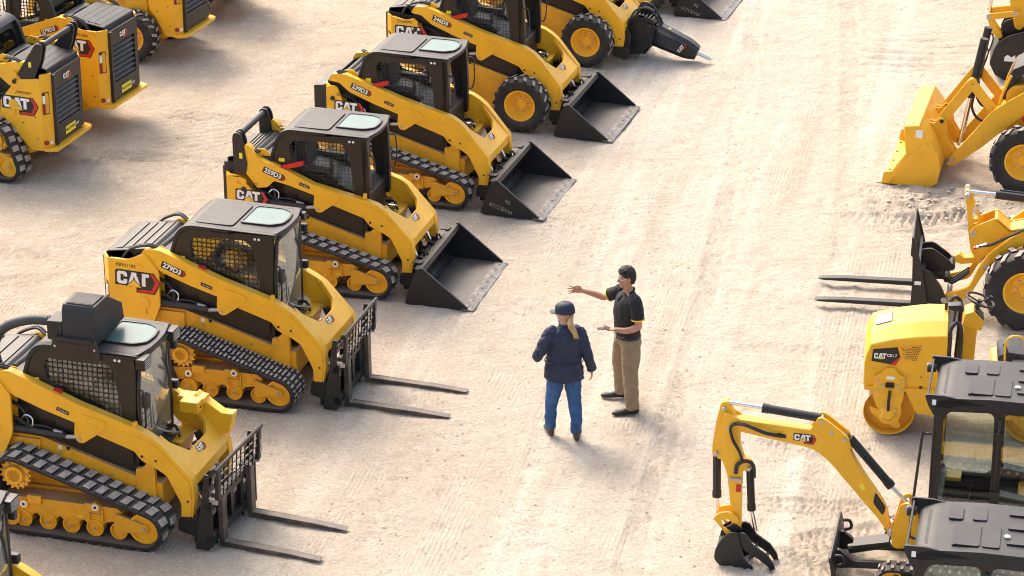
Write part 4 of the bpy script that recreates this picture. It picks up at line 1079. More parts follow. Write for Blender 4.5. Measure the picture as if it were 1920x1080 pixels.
# ---------------------------------------------------------------- wheel loader with forks
def wheel_loader(loc, yaw):
    root = thing('wheel_loader', 'yellow wheel loader carrying long black pallet forks and a slatted guard', 'loader', loc, yaw)
    for s in (-1, 1):
        for x in (-1.42, -3.25): tyre_wheel(root, x, s * .58, .53, .53, .36, s, 16, .52)
    mb = MB().use('yellow')
    arm = rc([(-.40, .30), (-.55, .33), (-.72, .42), (-.82, .70), (-.94, .89), (-1.35, 1.26), (-2.10, 1.72), (-2.2, 1.60), (-2.1, 1.48), (-1.37, 1.03), (-1.14, .90), (-.95, .72), (-.80, .43), (-.71, .25), (-.44, .165)], .06, 3)
    for s in (-1, 1): mb.prism(arm, s * .36, s * .31)
    mb.box(-1.05, -.92, -.32, .32, .72, .84)
    mb.use('bolt')
    for p in ((-.47, .23), (-.90, .70)): mb.cyl((p[0], -.37, p[1]), (p[0], .37, p[1]), .035, 12)
    mb.build('lift_arm', root, bevel=.010)
    mb = MB().use('yellow')
    lev = [rc([(-.57, 1.60), (-.60, 1.64), (-.66, 1.60), (-.72, 1.40), (-.82, 1.20), (-.86, .95), (-.88, .66), (-.80, .63), (-.70, .82), (-.66, 1.05), (-.62, 1.40)], .04), rc([(-.68, 1.40), (-.73, 1.40), (-.78, 1.20), (-.70, 1.18)], .03)]
    for s in (-1, 1): mb.prism(lev, s * .10, s * .07)
    cov = rc([(-.68, 1.10), (-.72, 1.17), (-.975, 1.30), (-1.02, 1.30), (-1.19, 1.16), (-1.36, 1.20), (-1.60, 1.36), (-1.62, 1.22), (-.86, .76), (-.76, .88)], .03)
    for s in (-1, 1): mb.prism(cov, s * .18, s * .15)
    mb.prism([(-.98, 1.29), (-1.02, 1.29), (-1.19, 1.15), (-1.36, 1.19), (-1.36, 1.16), (-1.19, 1.12)], -.18, .18)
    mb.prism(rc([(-.50, .70), (-.56, .74), (-.62, .69), (-.92, .72), (-.96, .66), (-.60, .60), (-.52, .62)], .02), -.06, .06)
    mb.use('bolt')
    for p in ((-.615, 1.58), (-.72, 1.08), (-.88, .69)): mb.cyl((p[0], -.19, p[1]), (p[0], .19, p[1]), .038, 14)
    mb.build('tilt_lever', root, bevel=.008)
    mb = MB().use('chrome').cyl((-.64, 0, 1.58), (-.97, 0, 1.565), .028, 12); mb.use('steel_black').cyl((-.97, 0, 1.565), (-1.9, 0, 1.50), .055, 16); mb.use('hose').tube([(-1.02, .03, 1.64), (-1.4, .05, 1.62), (-1.9, .05, 1.58)], .014, 6); mb.build('tilt_cylinder', root)
    mb = MB().use('hose')
    for q in (.0, .03): mb.tube(spline([(-.80, .38 + q, 1.0), (-.95, .39 + q, 1.03), (-1.1, .40 + q, 1.12), (-1.5, .40 + q, 1.36)]), .014, 6)
    mb.use('chrome').cyl((-.78, .40, .98), (-.90, .40, 1.03), .02, 8); mb.use('red').cyl((-.74, .40, .965), (-.78, .40, .98), .02, 8)
    for q in (-.08, .0, .08): mb.use('hose').tube(spline([(-.30, q, .5), (-.42, q, .40), (-.50, q, .34), (-.70, q, .50)]), .018, 6)
    mb.build('hydraulic_hose', root)
    c = thing_part('fork_carriage', root)
    mb = MB().use('steel_black')
    for s in (-1, 1):
        y = s * .53
        mb.prism([(.045, 1.10), (.05, .86), (.025, .84), (.0, .14), (-.20, .14), (-.15, .45), (-.09, .74), (-.03, .95), (.01, 1.10)], *sorted((y, y - s * .025)))
        mb.prism(rc([(-.10, .66), (-.22, .60), (-.36, .42), (-.43, .26), (-.40, .18), (-.2, .18), (-.05, .2)], .04), *sorted((s * .44, s * .40)))
        mb.prism(rc([(-.08, .80), (-.22, .82), (-.42, .68), (-.50, .60), (-.46, .52), (-.30, .50), (-.05, .5)], .04), *sorted((s * .13, s * .10)))
    mb.use('white').box(-.10, -.02, .531, .533, .46, .51); mb.use('steel_black')
    mb.tube([(.03, -.54, 1.10), (.03, .54, 1.10)], .016, 8); mb.box(-.08, -.03, -.52, .52, .66, .76); mb.box(-.10, -.05, -.52, .52, .16, .24); mb.box(-.14, -.08, -.45, .45, .3, .62)
    mb.cyl((-.47, -.14, .58), (-.47, .14, .58), .05, 14); mb.cyl((-.42, -.14, .40), (-.42, .14, .40), .04, 14)
    mb.use('bolt').cyl((-.40, .40, .24), (-.40, .46, .24), .035, 10)
    mb.build('carriage_frame', c, bevel=.005)
    mb = MB().use('steel_black')
    for k in range(1, 12): y = -.52 + 1.04 * k / 12; mb.tube([(.03, y, 1.09), (-.04, y, .76)], .010, 5)
    mb.tube([(.0, -.52, .93), (.0, .52, .93)], .010, 5)
    mb.build('load_guard', c)
    for y in (.32, -.42):
        mb = MB().use('steel_black'); mb.prism([(-.04, .72), (-.04, .10), (.0, .07), (1.20, .07), (1.27, .085), (1.2, .10), (.9, .12), (.02, .135), (.01, .72)], y - .055, y + .055); mb.build('fork_tine', c, bevel=.006)
    # front frame, articulated rear body, cab
    mb = MB().use('yellow').prism(rc([(-1.1, .42), (-2.2, .40), (-2.35, .9), (-2.2, 1.75), (-1.95, 1.75), (-1.75, 1.1), (-1.2, .75)], .05), -.28, .28); mb.use('steel_black').box(-1.55, -1.30, -.45, .45, .42, .60); mb.build('front_frame', root, bevel=.01)
    mb = MB().use('yellow').prism(rc([(-2.6, .55), (-4.4, .55), (-4.5, 1.0), (-4.3, 1.55), (-3.2, 1.60), (-2.6, 1.2)], .08), -.50, .50); mb.use('steel_black').box(-3.4, -3.1, -.45, .45, .42, .62); mb.build('engine_body', root, bevel=.02, seg=2)
    fr = MB().use('yellow')
    for s in (-1, 1): fr.prism(rc([(-2.65, .95), (-2.9, 1.15), (-3.6, 1.18), (-3.85, .95), (-3.80, .93), (-3.55, 1.12), (-2.92, 1.10), (-2.7, .93)], .02), *sorted((s * .5, s * .78)))
    fr.build('fender', root)
    cb = thing_part('cab', root)
    mb = MB().use('black')
    for x in (-2.45, -3.35):
        for y in (-.46, .46): mb.box(x - .04, x + .04, y - .04, y + .04, 1.1, 2.4)
    mb.box(-3.4, -2.4, -.5, .5, 1.0, 1.15); mb.build('cab_frame', cb, bevel=.01)
    mb = MB().use('roof').prism(rc([(-2.25, 2.38), (-2.3, 2.50), (-3.5, 2.52), (-3.5, 2.38)], .05), -.58, .58); mb.build('roof', cb, bevel=.03, seg=2)
    mb = MB().use('glass_green').box(-3.31, -2.49, .455, .46, 1.15, 2.38); mb.box(-3.31, -2.49, -.46, -.455, 1.15, 2.38); mb.box(-2.445, -2.44, -.42, .42, 1.15, 2.38); mb.build('cab_window', cb, smooth=False)
    return root

# ---------------------------------------------------------------- backhoe loader front
def backhoe(loc, yaw):
    root = thing('backhoe_loader', 'yellow tractor loader resting its wide yellow bucket on the sand', 'loader', loc, yaw)
    for s in (-1, 1):
        tyre_wheel(root, -2.02, s * .80, .50, .50, .30, s, 15, .54); tyre_wheel(root, -4.2, s * .82, .68, .68, .46, s, 18, .5)
    b = thing_part('bucket', root)
    mb = MB().use('yellow')
    o = [(.0, .0), (-.70, .0), (-.80, .08), (-.84, .30), (-.80, .50), (-.66, .72), (-.50, .92), (-.29, .90), (-.295, .875), (-.48, .89), (-.62, .70), (-.77, .48), (-.81, .30), (-.77, .10), (-.69, .03), (.0, .018)]
    mb.prism(o, -.93, .93); mb.prism([(-.285, .905), (-.50, .925), (-.52, .90), (-.30, .85), (-.285, .87)], -.93, .93)
    mb.build('bucket_shell', b, bevel=.006)
    for s in (-1, 1):
        mb = MB().use('yellow')
        mb.prism([(.0, .0), (-.02, .02), (-.33, .48), (-.29, .90), (-.50, .925), (-.65, .73), (-.80, .50), (-.845, .30), (-.81, .07), (-.71, .0)], *sorted((s * .95, s * .93)))
        mb.prism([(.0, .005), (-.03, .18), (-.14, .20), (-.60, .68), (-.66, .62), (-.18, .13), (-.13, .005)], *sorted((s * .965, s * .95)))
        mb.build('side_plate', b, bevel=.004)
    mb = MB().use('tread').box(-.02, .07, -.96, .96, -.0, .015); mb.use('steel_black')
    for y in (-.8, -.4, 0, .4, .8): mb.cyl((-.05, y, .015), (-.05, y, .03), .015, 8)
    mb.build('cutting_edge', b)
    for s in (-1, 1):
        mb = MB().use('yellow')
        for q in (.42, .30): mb.prism(rc([(-.52, .93), (-.56, .82), (-.66, .79), (-.74, .90), (-.83, .86), (-.86, .60), (-.98, .42), (-1.02, .30), (-.90, .28), (-.80, .30), (-.62, .72)], .04), *sorted((s * q, s * (q - .03))))
        mb.use('steel_black')
        for p in ((-.77, .85), (-.97, .34)): mb.cyl((p[0], s * .25, p[1]), (p[0], s * .46, p[1]), .03, 10)
        mb.build('bucket_bracket', b, bevel=.005)
    mb = MB().use('white').poly([(-.06, -.06), (.04, -.06), (.04, .06), (-.06, .06)], mtx((-1, 0, 0), (0, 0, 1), (-.52, .952, .80)), 0)
    mb.build('warning_label', b)
    mb = MB().use('yellow')
    arm = rc([(-.94, .36), (-1.0, .42), (-1.50, 1.10), (-1.92, 1.41), (-2.9, 1.82), (-3.0, 1.6), (-1.94, 1.07), (-1.67, .82), (-1.37, .52), (-1.0, .22), (-.88, .20)], .05)
    for s in (-1, 1):
        mb.prism(arm, s * .52, s * .46); mb.lathe([(0, 0), (.09, 0), (.09, -s * .03), (0, -s * .03)], (-1.30, s * .53, .66), 'y', 20)
        mb.use('bolt').cyl((-.97, s * .52, .30), (-.97, s * .55, .30), .035, 10); mb.use('red').lathe([(0, 0), (.05, 0), (.05, -s * .02), (0, -s * .02)], (-1.97, s * .535, 1.02), 'y', 12); mb.use('yellow')
    mb.cyl((-1.62, -.5, .95), (-1.62, .5, .95), .07, 16)
    mb.build('lift_arm', root, bevel=.012, seg=2)
    mb = MB().use('yellow')
    def bar(a, c, w0, y0, y1):
        a, c = Vector(a), Vector(c); t = (c - a).normalized(); n = Vector((-t.y, t.x)) * w0
        mb.prism(rc([tuple(a + n - t * w0), tuple(c + n + t * w0), tuple(c - n + t * w0), tuple(a - n - t * w0)], w0 * .8), y0, y1)
    for s in (-1, 1):
        mb = MB().use('yellow')
        bar((-.77, .85), (-1.17, 1.44), .075, *sorted((s * .36, s * .33))); bar((-1.17, 1.44), (-1.53, 1.02), .07, *sorted((s * .40, s * .37)))
        mb.use('steel_black')
        for q in (-.015, .015): mb.cyl((-1.17 + q, s * .40, 1.44), (-1.17 + q, s * .405, 1.44), .010, 6)
        mb.build('tilt_link', root, bevel=.008)
    for s in (-1, 1):
        mb = MB().use('steel_black').cyl((-1.29, s * .28, 2.10), (-1.14, s * .28, 1.20), .058, 16); mb.use('chrome').cyl((-1.14, s * .28, 1.20), (-1.02, s * .28, .45), .026, 12)
        mb.use('hose').tube(spline([(-1.31, s * .34, 2.0), (-1.36, s * .34, 1.9), (-1.25, s * .36, 1.5), (-1.22, s * .34, 1.3)]), .012, 6)
        mb.tube(spline([(-1.20, s * .34, 1.25), (-1.18, s * .3, 1.05), (-1.26, s * .3, .90), (-1.40, s * .32, .85)]), .02, 6)
        mb.build('tilt_cylinder', root)
    mb = MB().use('yellow').prism(rc([(-1.66, .75), (-1.66, 1.34), (-1.75, 1.45), (-3.1, 1.60), (-3.1, .6)], .05), -.36, .36); mb.box(-5.0, -3.1, -.45, .45, .55, 1.2); mb.use('steel_black').box(-2.15, -1.9, -.70, .70, .42, .58)
    mb.build('engine_body', root, bevel=.02, seg=2)
    mb = MB().use('roof').prism(rc([(-1.60, 1.22), (-1.64, 1.42), (-1.72, 1.68), (-1.90, 1.78), (-3.1, 1.86), (-3.1, 1.75), (-1.92, 1.66), (-1.76, 1.5), (-1.70, 1.22)], .04), -.34, .34); mb.prism([(-1.9, 1.5), (-1.9, 1.74), (-3.1, 1.82), (-3.1, 1.5)], -.33, .33)
    mb.use('tread').poly([(-.10, -.06), (.10, -.06), (.10, .06), (-.10, .06)], mtx((-1, 0, .07), (0, -1, 0), (-1.98, .12, 1.793)), 0)
    mb.use('red').poly([(-.04, -.03), (.04, -.03), (.04, .03), (-.04, .03)], mtx((-1, 0, .07), (0, -1, 0), (-1.98, .12, 1.795)), 0)
    mb.build('engine_hood', root, bevel=.02, seg=2)
    for s in (-1, 1): mb = MB().use('yellow').tube(spline([(-1.55, s * .40, 1.05), (-1.62, s * .42, 1.35), (-1.72, s * .42, 1.62)]), .02, 8); mb.build('guard_rail', root)
    mb = MB().use('black')
    for x in (-3.2, -4.7):
        for y in (-.6, .6): mb.box(x - .05, x + .05, y - .05, y + .05, 1.1, 2.7)
    mb.box(-4.8, -3.1, -.65, .65, 1.15, 1.3); mb.build('cab_frame', root)
    mb = MB().use('yellow').prism([(-3.0, 2.68), (-3.05, 2.82), (-4.9, 2.82), (-4.9, 2.68)], -.72, .72); mb.build('roof', root, bevel=.03)
    return root

def excavator_tip(loc, yaw):
    root = thing('excavator', 'yellow excavator stick ending in a round black bucket at the top right', 'excavator', loc, yaw)
    mb = MB().use('steel_black')
    sd = rc([(.30, .27), (.25, .50), (.185, .64), (.08, .73), (-.10, .80), (-.30, .86), (-.52, .78), (-.60, .45), (-.42, .18), (-.20, .03), (.03, .0), (.20, .09)], .08)
    for s in (-1, 1): mb.prism(sd, *sorted((s * .38, s * .35)))
    mb.prism(rc([(.31, .27), (.26, .50), (.19, .65), (.17, .62), (.23, .48), (.28, .27), (.18, .12), (.03, .03), (-.2, .05), (-.2, .02), (.03, -.01), (.21, .08)], .02), -.36, .36)
    for s in (-1, 1): mb.prism(rc([(-.30, .78), (-.05, .98), (.12, .92), (.18, .75), (.0, .70)], .05), *sorted((s * .12, s * .09)))
    mb.use('white').poly([(-.08, -.05), (.09, -.05), (.09, .06), (.03, .02), (-.03, .06), (-.08, .02)], mtx((-1, 0, 0), (0, 0, 1), (-.0, .383, .38)), 0)
    mb.poly([(-.07, -.07), (.04, -.07), (.04, .08), (-.07, .08)], mtx((-1, 0, -.3), (-.3, 0, 1), (-.26, .383, .40)), 0)
    mb.build('bucket', root, bevel=.008)
    mb = MB().use('yellow'); mb.prism(rc([(.06, 1.28), (-.05, .82), (-.12, .78), (-.20, .84), (-.20, 1.3), (-.6, 3.2), (-1.0, 3.3), (-.9, 3.5), (-.3, 3.4), (-.1, 2.6), (.02, 1.8)], .05), -.14, .14); mb.build('stick', root, bevel=.02)
    mb = MB().use('yellow')
    for s in (-1, 1):
        mb.prism(rc([(.42, 1.04), (.38, .94), (.05, 1.0), (-.12, 1.04), (-.12, 1.12), (.05, 1.10)], .04), *sorted((s * .19, s * .16)))
        mb.prism(rc([(.42, 1.02), (.34, .98), (.22, .78), (.12, .68), (.16, .62), (.30, .70), (.36, .86)], .04), *sorted((s * .15, s * .12)))
    mb.use('bolt')
    for p in ((.37, .99), (-.04, 1.07)): mb.cyl((p[0], -.2, p[1]), (p[0], .2, p[1]), .04, 12)
    mb.build('bucket_link', root, bevel=.006)
    mb = MB().use('chrome').cyl((.37, 0, .99), (.34, 0, 1.30), .03, 10); mb.use('steel_black').cyl((.34, 0, 1.30), (.10, 0, 2.3), .06, 12); mb.build('bucket_cylinder', root)
    mb = MB().use('yellow').prism(rc([(-.75, 3.45), (-.6, 3.2), (-2.2, 3.6), (-3.6, 2.6), (-4.6, 1.2), (-4.9, 1.35), (-3.8, 3.2), (-2.3, 4.1)], .1), -.16, .16); mb.build('boom', root, bevel=.02)
    mb = MB().use('yellow').prism(rc([(-4.3, .9), (-7.2, .9), (-7.2, 1.9), (-6.0, 2.0), (-4.3, 1.4)], .1), -1.1, 1.1); mb.build('upper_body', root, bevel=.04)
    mb = MB().use('black').prism(rc([(-4.3, 1.0), (-4.2, 1.7), (-4.5, 2.8), (-5.8, 2.85), (-5.9, 1.0)], .1), .15, 1.1); mb.build('cab', root, bevel=.04)
    for s in (-1, 1): belt(root, [(-7.0, .4, .4), (-3.9, .4, .4)], *sorted((s * 1.2, s * .7)), 'bar')
    return root

# ---------------------------------------------------------------- tandem roller
def roller(loc, yaw):
    root = thing('road_roller', 'small yellow tandem roller with smooth steel drums and black steering wheel', 'road roller', loc, yaw)
    W = .46
    for x in (.02, -1.62):
        mb = MB().use('yellow')
        mb.lathe([(.285, .14), (.285, .02), (.298, .0), (.300, .01), (.300, .89), (.298, .90), (.285, .88), (.285, .76), (.0, .74), (.0, .16)], (x, -.45, .30), 'y', 48, closed=True)
        mb.use('tread').lathe([(.3005, .012), (.302, .02), (.302, .88), (.3005, .888)], (x, -.45, .30), 'y', 48, closed=True)
        mb.build('drum', root)
        for s in (-1, 1):
            mb = MB().use('yellow')
            yy = lambda a: s * a
            br = rc([(x + .20, .52), (x + .20, .76), (x + .12, .80), (x + .06, .88), (x - .04, .88), (x - .10, .80), (x - .17, .77), (x - .16, .50), (x - .12, .38), (x + .14, .36)], .03)
            slot = rc([(x + .06, .62), (x + .06, .70), (x - .05, .70), (x - .05, .62)], .02)
            mb.prism([br, slot], *sorted((yy(.50), yy(.465))))
            mb.prism(rc([(x + .12, .50), (x + .14, .22), (x + .04, .14), (x - .10, .16), (x - .15, .30), (x - .12, .50)], .04), *sorted((yy(.47), yy(.45))))
            mb.lathe([(0, 0), (.06, 0), (.08, -s * .03), (.105, -s * .04), (.105, -s * .16), (0, -s * .16)], (x + .01, s * .54, .30), 'y', 20)
            mb.prism(rc([(x + .24, .36), (x + .20, .26), (x + .06, .16), (x + .08, .3)], .03), *sorted((yy(.44), yy(.42)))); mb.prism(rc([(x - .16, .12), (x - .10, .07), (x, .14), (x - .1, .2)], .03), *sorted((yy(.44), yy(.42))))
            mb.use('bolt')
            for q in ((.15, .72), (.15, .60), (.09, .66), (-.13, .73), (-.13, .62), (-.08, .66)): mb.cyl((x + q[0], s * .50, q[1]), (x + q[0], s * .515, q[1]), .017, 8)
            for k in range(6): a = k * math.pi / 3; mb.cyl((x + .01 + .09 * math.cos(a), s * .50, .30 + .09 * math.sin(a)), (x + .01 + .09 * math.cos(a), s * .515, .30 + .09 * math.sin(a)), .012, 6)
            mb.use('steel_black').box(x - .045, x + .055, *sorted((s * .46, s * .468)), .62, .70); mb.tube([(x + .0, s * .52, .60), (x + .01, s * .56, .48), (x + .01, s * .56, .36)], .018, 8)
            mb.use('white').box(x - .05, x + .05, *sorted((s * .50, s * .502)), .735, .775)
            mb.build('drum_bracket', root, bevel=.006)
    # hood: loft of cross sections, shoulders narrower at the top
    mb = MB().use('yellow')
    rs = []
    for x, zb, zs, zt, ty in ((.335, .62, .90, .96, .36), (.315, .60, 1.02, 1.10, .32), (.27, .58, 1.15, 1.235, .28), (.0, .58, 1.225, 1.33, .26), (-.3, .58, 1.275, 1.39, .25), (-.61, .58, 1.30, 1.41, .25)):
        rs.append([(x, -W + .03, zb), (x, -W, zb + .08), (x, -W, zs), (x, -ty, zt), (x, ty, zt), (x, W, zs), (x, W, zb + .08), (x, W - .03, zb)])
    mb.rings(rs); hood = mb.build('hood', root, bevel=.012, seg=2, angle=20)
    mb = MB().use('yellow')
    for s in (-1, 1): mb.prism(rc([(.30, .62), (.30, .57), (.20, .55), (-.16, .57), (-.30, .30), (-.62, .28), (-.62, .62)], .02), *sorted((s * W, s * (W - .03))))
    mb.box(-.60, -.36, -W + .02, W - .02, .30, .60); mb.box(.18, .32, -W + .02, W - .02, .56, .62)
    mb.use('steel_black')
    for q in ((-.33, .77), (-.44, .76), (-.33, .64)): mb.cyl((q[0], W, q[1]), (q[0], W + .003, q[1]), .018 if q[1] < .7 else .010, 8)
    mb.build('front_frame', root, bevel=.008)
    mb = MB(); y = W + .002
    mb.use('black').prism([(.24, 1.095), (-.04, 1.135), (-.08, 1.01), (-.03, .905), (.255, .945)], y, y + .002)
    mb.use('red').prism([(-.075, 1.02), (-.082, 1.01), (-.03, .903), (.035, .912)], y + .002, y + .004)
    m = side_mtx(1, .225, y + .003, 1.0, 0)
    mb.use('white')
    for l in ([(.15, 0), (0, .15), (0, .85), (.15, 1), (.65, 1), (.80, .85), (.80, .60), (.52, .60), (.52, .76), (.28, .76), (.28, .24), (.52, .24), (.52, .40), (.80, .40), (.80, .15), (.65, 0)], [(.86, 0), (1.16, 1), (1.52, 1), (1.82, 0), (1.54, 0), (1.34, .72), (1.14, 0)], [(1.62, 1), (2.52, 1), (2.52, .74), (2.24, .74), (2.24, 0), (1.95, 0), (1.95, .74), (1.68, .74)]):
        mb.poly([(a * .056, b * .07 - .02) for a, b in l], m, .003)
    mb.use('safety_yellow').poly([(.056 * .85, -.025), (.056 * 1.34, .01), (.056 * 1.83, -.025)], m, .005)
    mb.use('white').text("CB1.7", .048, m @ Matrix.Translation((.205, .025, .003)), bold=.001)
    mb.build('logo_decal', hood)
    mb = MB().use('yellow_dull').prism(rc([(-.085, 1.145), (-.33, 1.18), (-.26, .97), (-.12, .975)], .015), y, y + .004)
    mb.use('steel_black')
    for i in range(9):
        for k in range(8):
            X = -.10 - i * .025 - (k % 2) * .0125; Z = .985 + k * .023
            if len(inside_spans([(-.09, 1.14), (-.32, 1.17), (-.255, .975), (-.125, .98)], X, 0)) and any(a + .008 < Z < b - .008 for a, b in inside_spans([(-.09, 1.14), (-.32, 1.17), (-.255, .975), (-.125, .98)], X, 0)): mb.box(X - .007, X + .007, y + .004, y + .0055, Z - .006, Z + .006)
    mb.build('air_vent', hood)
    mb = MB(); mb.T = mtx((-.27, 0, .095), (0, -1, 0), (.13, .0, 1.29)) @ Matrix.Identity(4)
    mb.use('black').box(-.10, .10, -.13, .13, -.002, .004); mb.use('white').box(-.09, .09, -.12, .12, .004, .006); mb.use('safety_yellow').box(-.085, -.05, .06, .115, .006, .007); mb.T = None
    mb.build('warning_label', hood)
    mb = MB().use('steel_black')
    for s in (-1, 1): mb.tube(spline([(-.60, s * .42, .62), (-.62, s * .42, 1.25), (-.66, s * .40, 1.42), (-.72, s * .38, 1.44), (-.76, s * .40, 1.30), (-.74, s * .42, .62)], 5), .025, 8)
    mb.box(-.66, -.62, -.40, .40, .62, 1.30)
    mb.tube([(-.66, .36, 1.42), (-.68, .36, 1.62)], .016, 6); mb.prism(rc([(-.64, 1.60), (-.58, 1.66), (-.74, 1.68), (-.78, 1.60)], .02), .28, .40); mb.tube([(-.58, -.05, 1.42), (-.58, -.05, 1.52)], .02, 8)
    mb.build('radiator_guard', root, bevel=.005)
    # platform, column, seat, rear module
    mb = MB().use('yellow').box(-1.25, -.62, -.42, .42, .50, .56); mb.prism(rc([(-1.15, .56), (-1.15, .80), (-1.35, .85), (-2.0, .85), (-2.05, .60), (-1.3, .56)], .03), -.44, .44)
    for s in (-1, 1): mb.prism(rc([(-1.2, .62), (-1.2, .30), (-1.4, .28), (-1.45, .60), (-1.9, .62), (-1.9, .75), (-1.2, .75)], .03), *sorted((s * W, s * (W - .03))))
    mb.build('rear_frame', root, bevel=.01)
    mb = MB().use('yellow'); cy = -.10
    mb.prism([(-.80, .56), (-.80, 1.30), (-.84, 1.44), (-.96, 1.36), (-.93, .56)], cy - .10, cy + .10); mb.prism([(-.78, 1.26), (-.80, 1.42), (-.90, 1.46), (-1.02, 1.34), (-1.0, 1.22)], cy - .13, cy + .15)
    mb.use('steel_black').prism([(-.92, 1.463), (-1.025, 1.35), (-1.02, 1.34), (-.91, 1.45)], cy - .10, cy + .12)
    mb.build('steering_column', root, bevel=.01)
    sw = MB().use('steel_black'); c0 = Vector((-.97, cy, 1.55)); nz = Vector((-.35, 0, 1)).normalized(); ax = Vector((0, 1, 0)); bx = nz.cross(ax)
    sw.tube([c0 + ax * .17 * math.cos(a) + bx * .17 * math.sin(a) for a in [2 * math.pi * k / 28 for k in range(28)]], .014, 8, closed=True)
    for a in (.4, 2.5, 4.6): sw.tube([c0 - nz * .03, c0 + ax * .17 * math.cos(a) + bx * .17 * math.sin(a)], .011, 6)
    sw.cyl(c0 - nz * .12, c0, .03, 10); sw.cyl(c0 + ax * -.12 + bx * .12, c0 + ax * -.12 + bx * .12 + nz * .05, .022, 10)
    sw.build('steering_wheel', root)
    mb = MB().use('seat'); mb.prism(rc([(-1.20, .92), (-1.20, .99), (-1.32, 1.05), (-1.62, 1.02), (-1.66, .92)], .04), -.24, .24); mb.prism(rc([(-1.60, 1.0), (-1.58, 1.42), (-1.68, 1.44), (-1.72, 1.0)], .04), -.22, .22); mb.build('seat', root, bevel=.03, seg=2)
    mb = MB().use('black'); mb.prism(rc([(-1.32, .60), (-1.30, .90), (-1.36, .98), (-1.75, .98), (-1.75, .60)], .03), .24, .44); mb.prism(rc([(-1.32, .60), (-1.30, .90), (-1.36, .98), (-1.75, .98), (-1.75, .60)], .03), -.44, -.24); mb.build('side_console', root, bevel=.01)
    mb = MB().use('yellow')
    mb.tube(spline([(-1.28, .34, .98), (-1.28, .34, 1.22), (-1.36, .34, 1.30), (-1.48, .34, 1.26), (-1.52, .34, .98)], 6), .014, 8)
    mb.use('steel_black').tube([(-1.34, .30, .98), (-1.26, .28, 1.18)], .018, 8)
    mb.build('arm_rail', root)
    return root
